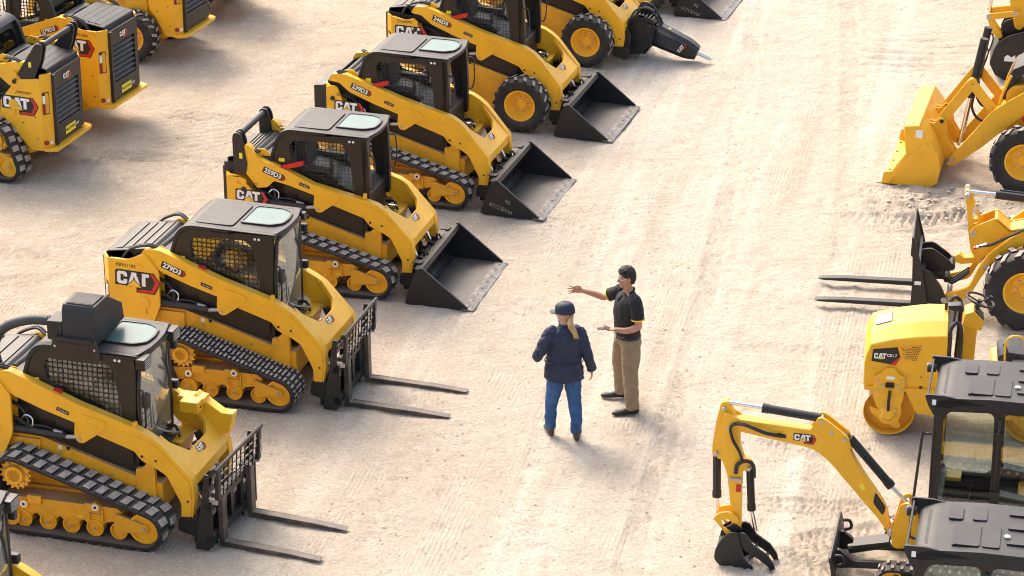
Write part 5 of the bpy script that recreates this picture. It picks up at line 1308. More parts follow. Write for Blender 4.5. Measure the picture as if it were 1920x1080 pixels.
# ---------------------------------------------------------------- ground
def vnoise(X, Y, cell, seed):
    rs = np.random.RandomState(seed); n = 256; g = rs.rand(n, n)
    u = X / cell + 1000.3; v_ = Y / cell + 1000.7
    i = np.floor(u).astype(int); j = np.floor(v_).astype(int); fu = u - i; fv = v_ - j
    fu = fu * fu * (3 - 2 * fu); fv = fv * fv * (3 - 2 * fv)
    a = g[i % n, j % n]; b = g[(i + 1) % n, j % n]; c = g[i % n, (j + 1) % n]; d = g[(i + 1) % n, (j + 1) % n]
    return (a * (1 - fu) + b * fu) * (1 - fv) + (c * (1 - fu) + d * fu) * fv - .5
def ground_height(X, Y):
    Z = vnoise(X, Y, 4.0, 1) * .02 + vnoise(X, Y, 1.1, 2) * .018 + vnoise(X, Y, .38, 3) * .022 + vnoise(X, Y, .16, 4) * .020 + vnoise(X, Y, .085, 8) * .014 * np.clip(vnoise(X, Y, 1.3, 9) * 3 + .6, 0, 1)
    # wheel and crawler prints: (x0, y0, x1, y1, half width, lug pitch, depth, bow)
    lanes = [(4.6, 50, 1.2, 26, .16, .09, .016, .3), (6.2, 50, 2.9, 25, .16, .09, .014, .3), (3.3, 50, -.4, 22, .20, .12, .010, -.2), (2.2, 40, .6, 22, .18, .10, .010, .4),
             (-6.4, 39.1, -2.2, 37.8, .22, .075, .022, .2), (-6.1, 40.2, -1.6, 38.9, .22, .075, .020, .2), (-5.6, 41.0, -.2, 40.0, .20, .075, .018, -.2), (-4.8, 43.4, -1.4, 43.0, .20, .1, .018, .1),
             (-6.8, 38.0, -4.1, 36.8, .22, .075, .020, 0), (-3.4, 36.6, -7.5, 35.0, .22, .075, .014, .3), (-3.4, 35.5, -7.5, 34.0, .22, .075, .012, .3),
             (4.3, 27.6, 1.2, 28.2, .24, .085, .022, .25), (4.4, 28.9, 1.4, 29.9, .24, .085, .020, .25), (4.3, 27.0, 3.0, 26.6, .30, .10, .028, .0), (3.6, 26.0, 2.2, 26.6, .3, .10, .028, .0), (4.6, 31.8, .8, 33.0, .22, .08, .014, .3),
             (6.8, 36.6, 4.6, 36.4, .3, .12, .05, .2), (6.6, 37.3, 4.9, 37.6, .3, .12, .05, .2),
             (-.4, 36.4, 3.2, 35.4, .2, .08, .010, .2), (-2.0, 27.4, 2.6, 25.0, .2, .09, .010, .3), (5.8, 33.0, 2.0, 34.2, .2, .08, .010, .2)]
    for x0, y0, x1, y1, hw, pitch, dep, bow in lanes:
        dep *= 1.7
        dx, dy = x1 - x0, y1 - y0; L = math.hypot(dx, dy); tx, ty = dx / L, dy / L
        s = (X - x0) * tx + (Y - y0) * ty; t = -(X - x0) * ty + (Y - y0) * tx
        t = t - bow * 4 * (s / L) * (1 - s / L)
        m = np.clip((hw - np.abs(t)) / .05, 0, 1) * np.clip(s / .3, 0, 1) * np.clip((L - s) / .3, 0, 1)
        m = m * np.clip(vnoise(X, Y, .9, int(abs(x0 * 10)) + 5) * 2.4 + .75, 0, 1)
        Z = Z - dep * m * (.5 + .5 * np.sin(2 * math.pi * (s + np.abs(t) * .5) / pitch))
        rim = np.exp(-((np.abs(t) - hw - .03) / .035) ** 2) * np.clip(s / .3, 0, 1) * np.clip((L - s) / .3, 0, 1)
        Z = Z + dep * .5 * rim * (.6 + vnoise(X, Y, .2, 9))
    # raked arcs and slewing marks left by the crawler machines: (x, y, rx, ry, arc centre, spacing, height)
    for cx, cy, rx, ry, ax, ay, sp, hh in ((7.2, 43.7, 1.7, 1.5, 6.8, 48.0, .34, .030), (6.9, 47.4, 1.6, 1.0, 9.5, 44.0, .20, .020), (6.4, 35.4, 1.6, 1.0, 6.0, 31.0, .17, .016),
                                   (3.1, 28.3, 1.5, 1.3, 3.2, 22.0, .12, .016), (3.4, 26.6, .8, .7, -6.0, 26.0, .11, .018), (4.0, 27.0, .9, .8, 6.5, 20.0, .12, .014), (-3.0, 35.8, 1.3, 1.0, -3, 50, .16, .012), (-5.2, 40.2, 1.6, 1.2, -8, 46.0, .18, .014),
                                   (2.6, 32.5, 1.2, .9, 6, 50, .15, .008), (1.5, 36.5, 1.3, 1.2, -4, 52, .17, .008), (-.6, 25.2, 1.6, 1.0, 4, 14, .14, .010), (4.6, 31.2, 1.2, .8, 4, 20, .13, .014)):
        d = np.hypot(X - ax, Y - ay) + vnoise(X, Y, .8, 31) * .16
        mk = np.clip(1.25 - ((X - cx) / rx) ** 2 - ((Y - cy) / ry) ** 2, 0, 1) * np.clip(vnoise(X, Y, .7, 32) * 2.6 + .7, 0, 1)
        Z = Z + 1.8 * hh * mk * (np.abs(np.sin(math.pi * d / sp)) ** .7 - .5)
    for cx, cy, r, a in ((6.1, 37.1, 1.3, .12), (5.9, 44.2, .5, .05), (5.2, 46.9, .6, .05), (-6.0, 38.2, .9, .045), (7.4, 40.9, 1.1, .06), (6.4, 36.0, .8, .08)):
        q = np.exp(-(((X - cx) / r) ** 2 + ((Y - cy) / (r * .5)) ** 2))
        Z = Z + a * q * np.clip(vnoise(X, Y, .22, 21) + vnoise(X, Y, .09, 22) * .8 + .15, -.2, 1)
    return Z
def build_ground():
    def axis(lo, hi, st, far0, far1):
        c = np.arange(lo, hi, st); a = []; d = st; p = lo
        while p > far0: d *= 1.35; p -= d; a.append(p)
        b = []; d = st; p = c[-1]
        while p < far1: d *= 1.35; p += d; b.append(p)
        return np.array(a[::-1] + list(c) + b)
    xs = axis(-12.5, 12.5, .034, -700, 700); ys = axis(20, 52, .042, -300, 1500)
    X, Y = np.meshgrid(xs, ys, indexing='ij')
    Z = ground_height(X, Y)
    edge = np.clip((14 - np.abs(X)) / 1.5, 0, 1) * np.clip((Y - 18.5) / 1.5, 0, 1) * np.clip((54 - Y) / 2, 0, 1)
    Z = Z * edge - .010
    Z = np.minimum(Z, .10)
    nx, ny = X.shape; co = np.stack([X, Y, Z], -1).reshape(-1, 3)
    me = bpy.data.meshes.new('ground')
    i = np.arange(nx - 1)[:, None] * ny + np.arange(ny - 1)[None, :]; i = i.ravel()
    q = np.stack([i, i + ny, i + ny + 1, i + 1], -1)
    me.vertices.add(len(co)); me.vertices.foreach_set('co', co.ravel().astype(np.float32))
    me.loops.add(q.size); me.loops.foreach_set('vertex_index', q.ravel().astype(np.int32))
    me.polygons.add(len(q)); me.polygons.foreach_set('loop_start', (np.arange(len(q)) * 4).astype(np.int32))
    me.polygons.foreach_set('use_smooth', [True] * len(q))
    me.update(calc_edges=True); me.validate()
    o = bpy.data.objects.new('ground', me); COL.objects.link(o); o['kind'] = 'structure'
    o['label'] = 'pale crushed limestone yard with wheel and crawler prints'
    m = bpy.data.materials.new('sandy_gravel'); m.use_nodes = True; t = m.node_tree; b = t.nodes['Principled BSDF']
    b.inputs['Roughness'].default_value = .95; b.inputs['Specular IOR Level'].default_value = .15
    tc = t.nodes.new('ShaderNodeTexCoord')
    def noise(sc, det=6, rg=.6, dist=0, stretch=None):
        n = t.nodes.new('ShaderNodeTexNoise'); n.inputs['Scale'].default_value = sc; n.inputs['Detail'].default_value = det; n.inputs['Roughness'].default_value = rg; n.inputs['Distortion'].default_value = dist
        if stretch:
            mp = t.nodes.new('ShaderNodeMapping'); mp.inputs['Rotation'].default_value = (0, 0, R(stretch[0])); mp.inputs['Scale'].default_value = (1, stretch[1], 1)
            t.links.new(tc.outputs['Object'], mp.inputs[0]); t.links.new(mp.outputs[0], n.inputs[0])
        else: t.links.new(tc.outputs['Object'], n.inputs[0])
        return n.outputs['Fac']
    def mixc(f, a, c, bl='MIX'):
        x = t.nodes.new('ShaderNodeMix'); x.data_type = 'RGBA'; x.blend_type = bl
        for s_, val in ((0, f), (6, a), (7, c)):
            if isinstance(val, (int, float)): x.inputs[s_].default_value = val
            elif isinstance(val, tuple): x.inputs[s_].default_value = (*val, 1)
            else: t.links.new(val, x.inputs[s_])
        return x.outputs[2]
    def rng(s_, a, c, lo=0., hi=1.):
        r = t.nodes.new('ShaderNodeMapRange'); r.inputs[1].default_value = a; r.inputs[2].default_value = c; r.inputs[3].default_value = lo; r.inputs[4].default_value = hi; t.links.new(s_, r.inputs[0]); return r.outputs[0]
    def math_(op, a, c=None):
        x = t.nodes.new('ShaderNodeMath'); x.operation = op
        for k, val in enumerate((a, c)):
            if val is None: continue
            if isinstance(val, (int, float)): x.inputs[k].default_value = val
            else: t.links.new(val, x.inputs[k])
        return x.outputs[0]
    # paler lane down the middle of the yard, browner towards the sides
    sx = t.nodes.new('ShaderNodeSeparateXYZ'); t.links.new(tc.outputs['Object'], sx.inputs[0])
    lane = math_('SUBTRACT', sx.outputs[0], math_('MULTIPLY', math_('SUBTRACT', sx.outputs[1], 24.), .13))
    lane = math_('ABSOLUTE', math_('SUBTRACT', lane, .9))
    wob = math_('MULTIPLY', math_('SUBTRACT', noise(.22, 4), .5), 4.5)
    lf = rng(math_('ADD', lane, wob), .8, 5.2, 0., 1.)
    base = mixc(lf, (.64, .555, .45), (.54, .445, .34))
    # streaks along the direction of travel
    u = math_('SUBTRACT', sx.outputs[0], math_('MULTIPLY', sx.outputs[1], .205))
    cb = t.nodes.new('ShaderNodeCombineXYZ'); t.links.new(u, cb.inputs[0]); t.links.new(math_('MULTIPLY', sx.outputs[1], .05), cb.inputs[1])
    def streak(sc, det=4):
        n = t.nodes.new('ShaderNodeTexNoise'); n.inputs['Scale'].default_value = sc; n.inputs['Detail'].default_value = det; n.inputs['Roughness'].default_value = .6; t.links.new(cb.outputs[0], n.inputs[0]); return n.outputs['Fac']
    near = rng(lane, 1.0, 4.5, 1., .25)
    base = mixc(math_('MULTIPLY', rng(streak(1.6), .50, .66), math_('MULTIPLY', near, .9)), base, (.80, .72, .60))
    base = mixc(math_('MULTIPLY', rng(streak(2.3, 5), .54, .68), math_('MULTIPLY', near, .40)), base, (.44, .345, .25))
    base = mixc(math_('MULTIPLY', rng(noise(.55, 8, .65), .48, .70), .40), base, (.55, .44, .325))
    base = mixc(math_('MULTIPLY', rng(noise(1.7, 9, .72), .52, .70), .40), base, (.50, .39, .28))
    base = mixc(math_('MULTIPLY', rng(noise(2.9, 9, .72), .53, .70), .50), base, (.80, .73, .61))
    base = mixc(math_('MULTIPLY', rng(noise(7.5, 8, .75), .54, .70), .45), base, (.46, .35, .245))
    base = mixc(math_('MULTIPLY', rng(noise(13, 8, .8), .55, .64), .50), base, (.40, .295, .20))
    base = mixc(math_('MULTIPLY', rng(noise(26, 6, .75), .55, .64), .52), base, (.33, .245, .165))  # dark specks: dirt, with the tiny shadows of the grit put into the colour
    base = mixc(math_('MULTIPLY', rng(noise(19, 6, .75), .54, .64), .60), base, (.80, .72, .60))
    vo = t.nodes.new('ShaderNodeTexVoronoi'); vo.inputs['Scale'].default_value = 42; vo.inputs['Randomness'].default_value = 1; t.links.new(tc.outputs['Object'], vo.inputs[0])
    base = mixc(math_('MULTIPLY', rng(vo.outputs['Distance'], .0, .30, 1., 0.), math_('MULTIPLY', rng(noise(1.9, 5), .46, .66), .6)), base, (.22, .17, .125))
    t.links.new(base, b.inputs['Base Color'])
    h = math_('ADD', math_('MULTIPLY', noise(9, 10, .75), 1.0), math_('MULTIPLY', noise(40, 6, .7), .45))
    comb = math_('MULTIPLY', math_('SINE', math_('MULTIPLY', u, 2 * math.pi / .055)), math_('MULTIPLY', rng(streak(1.1, 2), .50, .60), rng(noise(.8, 4), .42, .58)))
    h = math_('ADD', h, math_('MULTIPLY', comb, .055))
    bp = t.nodes.new('ShaderNodeBump'); bp.inputs['Strength'].default_value = 1.0; bp.inputs['Distance'].default_value = .075
    t.links.new(h, bp.inputs['Height']); t.links.new(bp.outputs[0], b.inputs['Normal'])
    me.materials.append(m)
def scatter(name, label, n, region, smin, smax, seed, colr):
    rs = np.random.RandomState(seed)
    base = np.array([(0, 0, 1), (0, 0, -.6), (1, 0, 0), (-1, 0, 0), (0, 1, 0), (0, -1, 0), (.6, .6, .5), (-.6, .6, .5), (-.6, -.6, .5), (.6, -.6, .5)], float)
    F = [(0, 6, 7), (0, 7, 8), (0, 8, 9), (0, 9, 6), (6, 2, 4), (6, 4, 7), (7, 4, 3), (7, 3, 8), (8, 3, 5), (8, 5, 9), (9, 5, 2), (9, 2, 6), (1, 4, 2), (1, 3, 4), (1, 5, 3), (1, 2, 5)]
    vs = []; fs = []; k = 0; XY = []
    while len(XY) < n:
        r = region[rs.randint(len(region))]; x = rs.normal(r[0], r[2]); y = rs.normal(r[1], r[3])
        if 18 < y < 54 and abs(x) < 12: XY.append((x, y))
    XY = np.array(XY); zz = np.minimum(ground_height(XY[:, 0], XY[:, 1]) - .010, .10)
    for (x, y), z in zip(XY, zz):
        s = smin + (smax - smin) * rs.rand() ** 3; a = rs.rand() * 6.28; c, d = math.cos(a), math.sin(a)
        p = base * (1 + .35 * (rs.rand(10, 1) - .5)) * s * np.array([1, .6 + .4 * rs.rand(), .45 + .3 * rs.rand()])
        q = np.stack([x + p[:, 0] * c - p[:, 1] * d, y + p[:, 0] * d + p[:, 1] * c, z + p[:, 2] + s * .12], -1)
        vs += q.tolist(); fs += [(i + k, j + k, l + k) for i, j, l in F]; k += 10
    me = bpy.data.meshes.new(name); me.from_pydata(vs, [], fs); me.materials.append(M[colr])
    o = bpy.data.objects.new(name, me); COL.objects.link(o); o['kind'] = 'stuff'; o['label'] = label

# ---------------------------------------------------------------- people
mat('skin', (0.47, 0.235, 0.15), .5, noise=.12, nscale=30)
mat('skin_pale', (0.56, 0.32, 0.23), .5, noise=.12, nscale=30)
mat('lips', (0.33, 0.10, 0.08), .5)
mat('hair_black', (0.014, 0.010, 0.008), .62, noise=.4, nscale=60)
mat('hair_blond', (0.50, 0.31, 0.14), .5, col2=(.30, .17, .07), nscale=45)
mat('polo', (0.016, 0.016, 0.018), .8, noise=.3, nscale=12)
mat('stripe', (0.85, 0.55, 0.02), .7)
mat('khaki', (0.29, 0.205, 0.125), .85, noise=.18, nscale=9)
mat('denim', (0.038, 0.11, 0.26), .85, col2=(.02, .06, .15), nscale=7)
mat('navy', (0.012, 0.020, 0.052), .62, noise=.3, nscale=8)
mat('shoe', (0.02, 0.02, 0.023), .5, noise=.3, nscale=20)
mat('boot', (0.085, 0.045, 0.028), .6, noise=.3, nscale=20)
def limb(mb, pts, rad, seg=14, sub=4, side=None, cap=True):
    """closed loft through pts; rad = radius or (across, along) per point; side = the 'across' direction"""
    P0 = [Vector(p) for p in pts]; R0 = [Vector((r, r)) if not isinstance(r, (tuple, list)) else Vector(r) for r in rad]
    def cat(L, i, t):
        a, b, c, d = L[max(i - 1, 0)], L[i], L[i + 1], L[min(i + 2, len(L) - 1)]
        return .5 * ((2 * b) + (c - a) * t + (2 * a - 5 * b + 4 * c - d) * t * t + (-a + 3 * b - 3 * c + d) * t ** 3)
    C_, R_ = [], []
    for i in range(len(P0) - 1):
        for k in range(sub): C_.append(cat(P0, i, k / sub)); R_.append(cat(R0, i, k / sub))
    C_.append(P0[-1]); R_.append(R0[-1])
    d0 = (C_[0] - C_[1]).normalized(); d1 = (C_[-1] - C_[-2]).normalized()
    if cap:
        a = min(R_[0]); b = min(R_[-1]); pre = []; post = []; rp = []; rq = []
        for q in (.98, .80, .5): pre.append(C_[0] + d0 * a * q * .9); rp.append(R_[0] * math.sqrt(max(0.02, 1 - q * q)))
        for q in (.5, .80, .98): post.append(C_[-1] + d1 * b * q * .9); rq.append(R_[-1] * math.sqrt(max(0.02, 1 - q * q)))
        C_ = pre + C_ + post; R_ = rp + R_ + rq
    rs = []; ref = Vector(side) if side else None; up = None
    for i, p in enumerate(C_):
        t = (C_[min(i + 1, len(C_) - 1)] - C_[max(i - 1, 0)]).normalized()
        if ref: a = (ref - t * ref.dot(t)).normalized(); b = t.cross(a)
        else:
            if up is None: up = Vector((0, 1, 0)) if abs(t.y) < .9 else Vector((1, 0, 0))
            b = t.cross(up).normalized(); a = b.cross(t).normalized(); up = a
        rs.append([tuple(p + a * R_[i][0] * math.cos(2 * math.pi * k / seg) + b * R_[i][1] * math.sin(2 * math.pi * k / seg)) for k in range(seg)])
    mb.rings(rs)
def fuse(mb, name, parent, voxel, smooth=3, wrinkle=0.0, wscale=.12, paint=None):
    """melt the closed lofts of mb into one continuous surface"""
    o = mb.build(name + '_src', None)
    r = o.modifiers.new('r', 'REMESH'); r.mode = 'VOXEL'; r.voxel_size = voxel; r.use_smooth_shade = True
    if smooth: s = o.modifiers.new('s', 'SMOOTH'); s.factor = .5; s.iterations = smooth
    tx = None
    if wrinkle:
        tx = bpy.data.textures.new('w', 'CLOUDS'); tx.noise_scale = wscale; tx.noise_depth = 2
        d = o.modifiers.new('d', 'DISPLACE'); d.texture = tx; d.strength = wrinkle; d.mid_level = .5
    dg = bpy.context.evaluated_depsgraph_get(); me = bpy.data.meshes.new_from_object(o.evaluated_get(dg))
    old = o.data; bpy.data.objects.remove(o); bpy.data.meshes.remove(old)
    me.name = name; me.materials.clear()
    for n in mb.names: me.materials.append(M[n])
    n = len(me.polygons); me.polygons.foreach_set('use_smooth', [True] * n); idx = [0] * n
    if paint:
        for p in me.polygons: idx[p.index] = paint(p.center)
    me.polygons.foreach_set('material_index', idx)
    ob = bpy.data.objects.new(name, me); COL.objects.link(ob); ob.parent = parent
    return ob
def hand(mb, wrist, d, palm_n, thumb_side, curl=.25, spread=.10, k=1.0):
    """palm, five fingers of unequal length and a thumb leaving the side of the palm"""
    w0 = Vector(wrist); d = Vector(d).normalized(); n = Vector(palm_n); n = (n - d * n.dot(d)).normalized(); s = Vector(thumb_side); s = (s - d * s.dot(d) - n * s.dot(n)).normalized()
    limb(mb, [w0, w0 + d * .035 * k, w0 + d * .070 * k, w0 + d * .092 * k], [(.026 * k, .018 * k), (.037 * k, .015 * k), (.041 * k, .014 * k), (.039 * k, .012 * k)], 12, 3, side=s)
    for off, L, c in ((.030, .072, 0), (.010, .080, .03), (-.011, .074, .06), (-.030, .058, .12)):
        b = w0 + d * .088 * k + s * off * k; dd = (d + s * off * spread * 30).normalized(); cc = curl + c; pts = [b]; p = b; a = 0
        for seg_ in (.45, .32, .25):
            a += cc; q = dd * math.cos(a) + n * math.sin(a); p = p + q * L * seg_ * k; pts.append(p)
        limb(mb, pts, [.0098 * k, .0092 * k, .0085 * k, .0072 * k], 8, 2)
    b = w0 + d * .028 * k + s * .030 * k
    limb(mb, [b, b + (d * .5 + s * .8 + n * .2).normalized() * .035 * k, b + (d * .8 + s * .7 + n * .35).normalized() * .064 * k, b + (d * .95 + s * .62 + n * .5).normalized() * .086 * k], [.014 * k, .0125 * k, .011 * k, .009 * k], 8, 2)
def head(mb, c, yaw, tilt, k=1.0):
    T = Matrix.Translation(c) @ Matrix.Rotation(R(yaw), 4, 'Z') @ Matrix.Rotation(R(tilt), 4, 'Y')
    o = mb.T; mb.T = T
    limb(mb, [(-.012, 0, .105 * k), (-.012, 0, .075), (-.008, 0, .03), (.004, 0, -.02), (.018, 0, -.07), (.028, 0, -.105)], [(.045, .055), (.070, .088), (.077, .098), (.070, .088), (.055, .066), (.034, .038)], 18, 4, side=(0, 1, 0))
    limb(mb, [(.088, 0, .022), (.102, 0, -.005), (.108, 0, -.022), (.092, 0, -.032)], [.010, .012, .015, .012], 8, 2)          # nose
    limb(mb, [(.078, -.045, .035), (.090, -.02, .040), (.090, .02, .040), (.078, .045, .035)], [.010, .012, .012, .010], 8, 2)   # brow
    limb(mb, [(.078, -.022, -.062), (.090, 0, -.060), (.078, .022, -.062)], [.008, .010, .008], 8, 2)                              # mouth
    limb(mb, [(.076, -.0, -.098), (.070, 0, -.108)], [.020, .018], 8, 2)                                                         # chin
    for s in (-1, 1): limb(mb, [(-.012, s * .078, .022), (-.018, s * .086, .0), (-.008, s * .080, -.030)], [(.010, .016), (.010, .018), (.007, .010)], 8, 2)   # ears
    mb.T = o; return T
def shoe(mb, heel, yaw, L=.29, h=.085, tilt=0):
    o = mb.T; mb.T = Matrix.Translation(heel) @ Matrix.Rotation(R(yaw), 4, 'Z') @ Matrix.Rotation(R(tilt), 4, 'Y')
    limb(mb, [(-.03, 0, .045), (.02, 0, .050), (.09, 0, .045), (.16, 0, .036), (L - .06, 0, .032), (L - .035, 0, .030)], [(.034, .046), (.038, .050), (.038, .044), (.046, .036), (.044, .031), (.034, .026)], 14, 3, side=(0, 1, 0))
    limb(mb, [(.0, 0, .05), (.0, 0, .13)], [(.042, .046), (.040, .044)], 12, 2, side=(0, 1, 0)); mb.T = o
def person_man(loc, yaw):
    root = thing('person', 'man in black polo shirt and khaki trousers pointing with one hand', 'person', loc, yaw)
    b = MB().use('skin').use('lips'); b.use('skin')
    limb(b, [(0, 0, .92), (0, 0, 1.05), (.01, 0, 1.25), (.0, 0, 1.42), (-.01, 0, 1.50)], [(.12, .08), (.12, .08), (.14, .09), (.155, .085), (.07, .06)], 18, 4, side=(0, 1, 0))
    limb(b, [(-.015, 0, 1.46), (.0, 0, 1.53), (.012, 0, 1.60)], [.060, .056, .056], 14, 3)
    T = head(b, (.020, 0, 1.672), -14, 8)
    legs = {}
    for s, fx, fy in ((1, .03, .235), (-1, -.02, -.235)):
        legs[s] = [(0, s * .10, .93), (.01, s * .14, .72), (.02 + fx * .4, fy * .8, .50), (fx - .0, fy * .95, .30), (fx - .01, fy, .10)]
        limb(b, legs[s], [.072, .066, .050, .046, .036], 14, 4)
    # left arm bent, forearm level; right arm held out
    la = [(-.01, .185, 1.445), (-.03, .235, 1.30), (-.035, .255, 1.14)]; lf = [(-.035, .255, 1.14), (.10, .235, 1.10), (.235, .19, 1.115)]
    ra = [(.0, -.185, 1.445), (.08, -.26, 1.38), (.17, -.35, 1.31)]; rf = [(.17, -.35, 1.31), (.28, -.40, 1.35), (.40, -.45, 1.385)]
    for p in (la, ra): limb(b, p, [.052, .050, .043], 12, 4)
    for p in (lf, rf): limb(b, p, [.044, .040, .028], 12, 4)
    hand(b, lf[-1], (1, -.25, .0), (0, -.2, 1), (0, -1, .3), curl=.55, spread=.02)
    hand(b, rf[-1], (1, -.42, .12), (-.25, .9, -.3), (-.2, .2, 1), curl=.05, spread=.34, k=1.08)
    Ti = T.inverted()
    def paint(c):
        q = Ti @ c; return 1 if (q.x > .082 and abs(q.y) < .026 and -.069 < q.z < -.052) else 0
    fuse(b, 'body', root, .0055, 2, paint=paint)
    e = MB()
    for s in (-1, 1):
        for r, dx, m_ in ((.011, 0, 'white'), (.006, .0068, 'hair_black')):
            e.use(m_); c = T @ Vector((.081 + dx, s * .031, .010)); e.tube([c + Vector((0, 0, z)) * r for z in (-.98, -.7, 0, .7, .98)], 1, 8, radii=[r * q for q in (.2, .7, 1, .7, .2)])
    e.build('eyes', root)
    g = MB().use('glass_clear'); g.T = T
    pts = [(.02, -.082, .014), (.075, -.070, .012), (.102, -.035, .012), (.104, 0, .016), (.102, .035, .012), (.075, .070, .012), (.02, .082, .014)]
    for i in range(1, 5):
        a, c = pts[i], pts[i + 1]; g.add([(a[0], a[1], a[2] + .016), (c[0], c[1], c[2] + .016), (c[0], c[1], c[2] - .020), (a[0], a[1], a[2] - .020)], [(0, 1, 2, 3)])
    g.use('white').tube([(p[0] + .002, p[1], p[2] + .017) for p in pts[1:6]], .0022, 5); g.tube([pts[0], pts[1]], .003, 5); g.tube([pts[5], pts[6]], .003, 5); g.T = None
    g.build('safety_glasses', root)
    h = MB().use('hair_black'); h.T = T
    limb(h, [(-.055, 0, -.045), (-.060, 0, .01), (-.040, 0, .07), (-.010, 0, .105), (.035, 0, .108), (.066, 0, .090)], [(.074, .040), (.087, .056), (.089, .070), (.082, .052), (.068, .038), (.052, .026)], 16, 4, side=(0, 1, 0))
    for s in (-1, 1): limb(h, [(-.045, s * .060, .06), (-.01, s * .070, .050), (.028, s * .068, .060), (.045, s * .050, .085)], [.034, .028, .024, .024], 8, 3)
    for k in range(26):
        a = random.uniform(-1, 1); x = random.uniform(-.05, .07); p = Vector((x, a * .055, .112 - a * a * .02)); limb(h, [p - Vector((.0, 0, .014)), p + Vector((random.uniform(.0, .014), random.uniform(-.01, .01), .012))], [.010, .005], 6, 1)
    h.T = None; fuse(h, 'hair', root, .0045, 0, .020, .022)
    s_ = MB().use('polo')
    limb(s_, [(.0, 0, .925), (.0, 0, 1.00), (.012, 0, 1.12), (.012, 0, 1.25), (.0, 0, 1.38), (-.010, 0, 1.455), (-.012, 0, 1.50)], [(.192, .150), (.190, .148), (.192, .148), (.206, .150), (.210, .136), (.150, .098), (.075, .066)], 20, 4, side=(0, 1, 0), cap=False)
    def pt(L, t): a, c, d = [Vector(q) for q in L]; return a.lerp(c, t * 2) if t < .5 else c.lerp(d, t * 2 - 1)
    for p in (la, ra): limb(s_, [Vector(p[0]) + Vector((0, -.06 if p is la else .06, .0)), p[0], pt(p, .35), pt(p, .72)], [.072, .080, .080, .078], 14, 4, cap=False)
    sh = fuse(s_, 'polo_shirt', root, .007, 2, .022, .08)
    c = MB().use('polo'); ring = [(-.012 + .060 * math.cos(a), .066 * math.sin(a), 1.505 - .028 * math.cos(a)) for a in [2 * math.pi * k / 20 for k in range(20)]]
    c.tube(ring, .013, 8, closed=True); c.prism([(.085, 1.475), (.130, 1.43), (.150, 1.30), (.130, 1.30)], -.018, .018); c.build('collar', sh)
    st = MB().use('stripe')
    for p in (la, ra): q = pt(p, .70); q2 = pt(p, .75); st.tube([q, q2], .082, 18)
    st.build('sleeve_stripe', sh)
    t = MB().use('khaki')
    limb(t, [(0, 0, .99), (0, 0, .93), (-.01, 0, .86), (-.0, 0, .80)], [(.178, .136), (.188, .146), (.190, .152), (.165, .13)], 20, 4, side=(0, 1, 0), cap=False)
    for s in (-1, 1):
        L = [Vector(q) for q in legs[s]]; L[0] = L[0] + Vector((0, s * -.012, -.03)); L[-1].z = .075
        limb(t, L, [(.108, .125), (.104, .118), (.088, .096), (.080, .088), (.074, .088)], 16, 5, side=(0, 1, 0), cap=False)
    fuse(t, 'trousers', root, .007, 2, .026, .09)
    bl = MB().use('shoe'); bl.tube([(.140 * math.cos(a), .182 * math.sin(a), .945) for a in [2 * math.pi * k / 28 for k in range(28)]], .018, 8, closed=True); bl.use('bolt').box(.150, .160, -.025, .025, .93, .965); bl.build('belt', root)
    for s, p in ((1, legs[1][-1]), (-1, legs[-1][-1])):
        f = MB().use('shoe'); shoe(f, (p[0] - .03, p[1], .0), 6 * s - 14); fuse(f, 'shoe', root, .006, 2)
    ph = MB().use('hose'); ph.T = Matrix.Translation((.375, .150, 1.135)) @ Matrix.Rotation(R(-12), 4, 'Z'); ph.box(-.07, .07, -.036, .036, -.004, .004); ph.T = None
    o = ph.build('mobile_phone', None, bevel=.003); w_ = Matrix.Translation(loc) @ Matrix.Rotation(R(yaw), 4, 'Z'); o.matrix_world = w_
    o['label'] = 'thin dark mobile phone held in the lowered hand of the man'; o['category'] = 'phone'
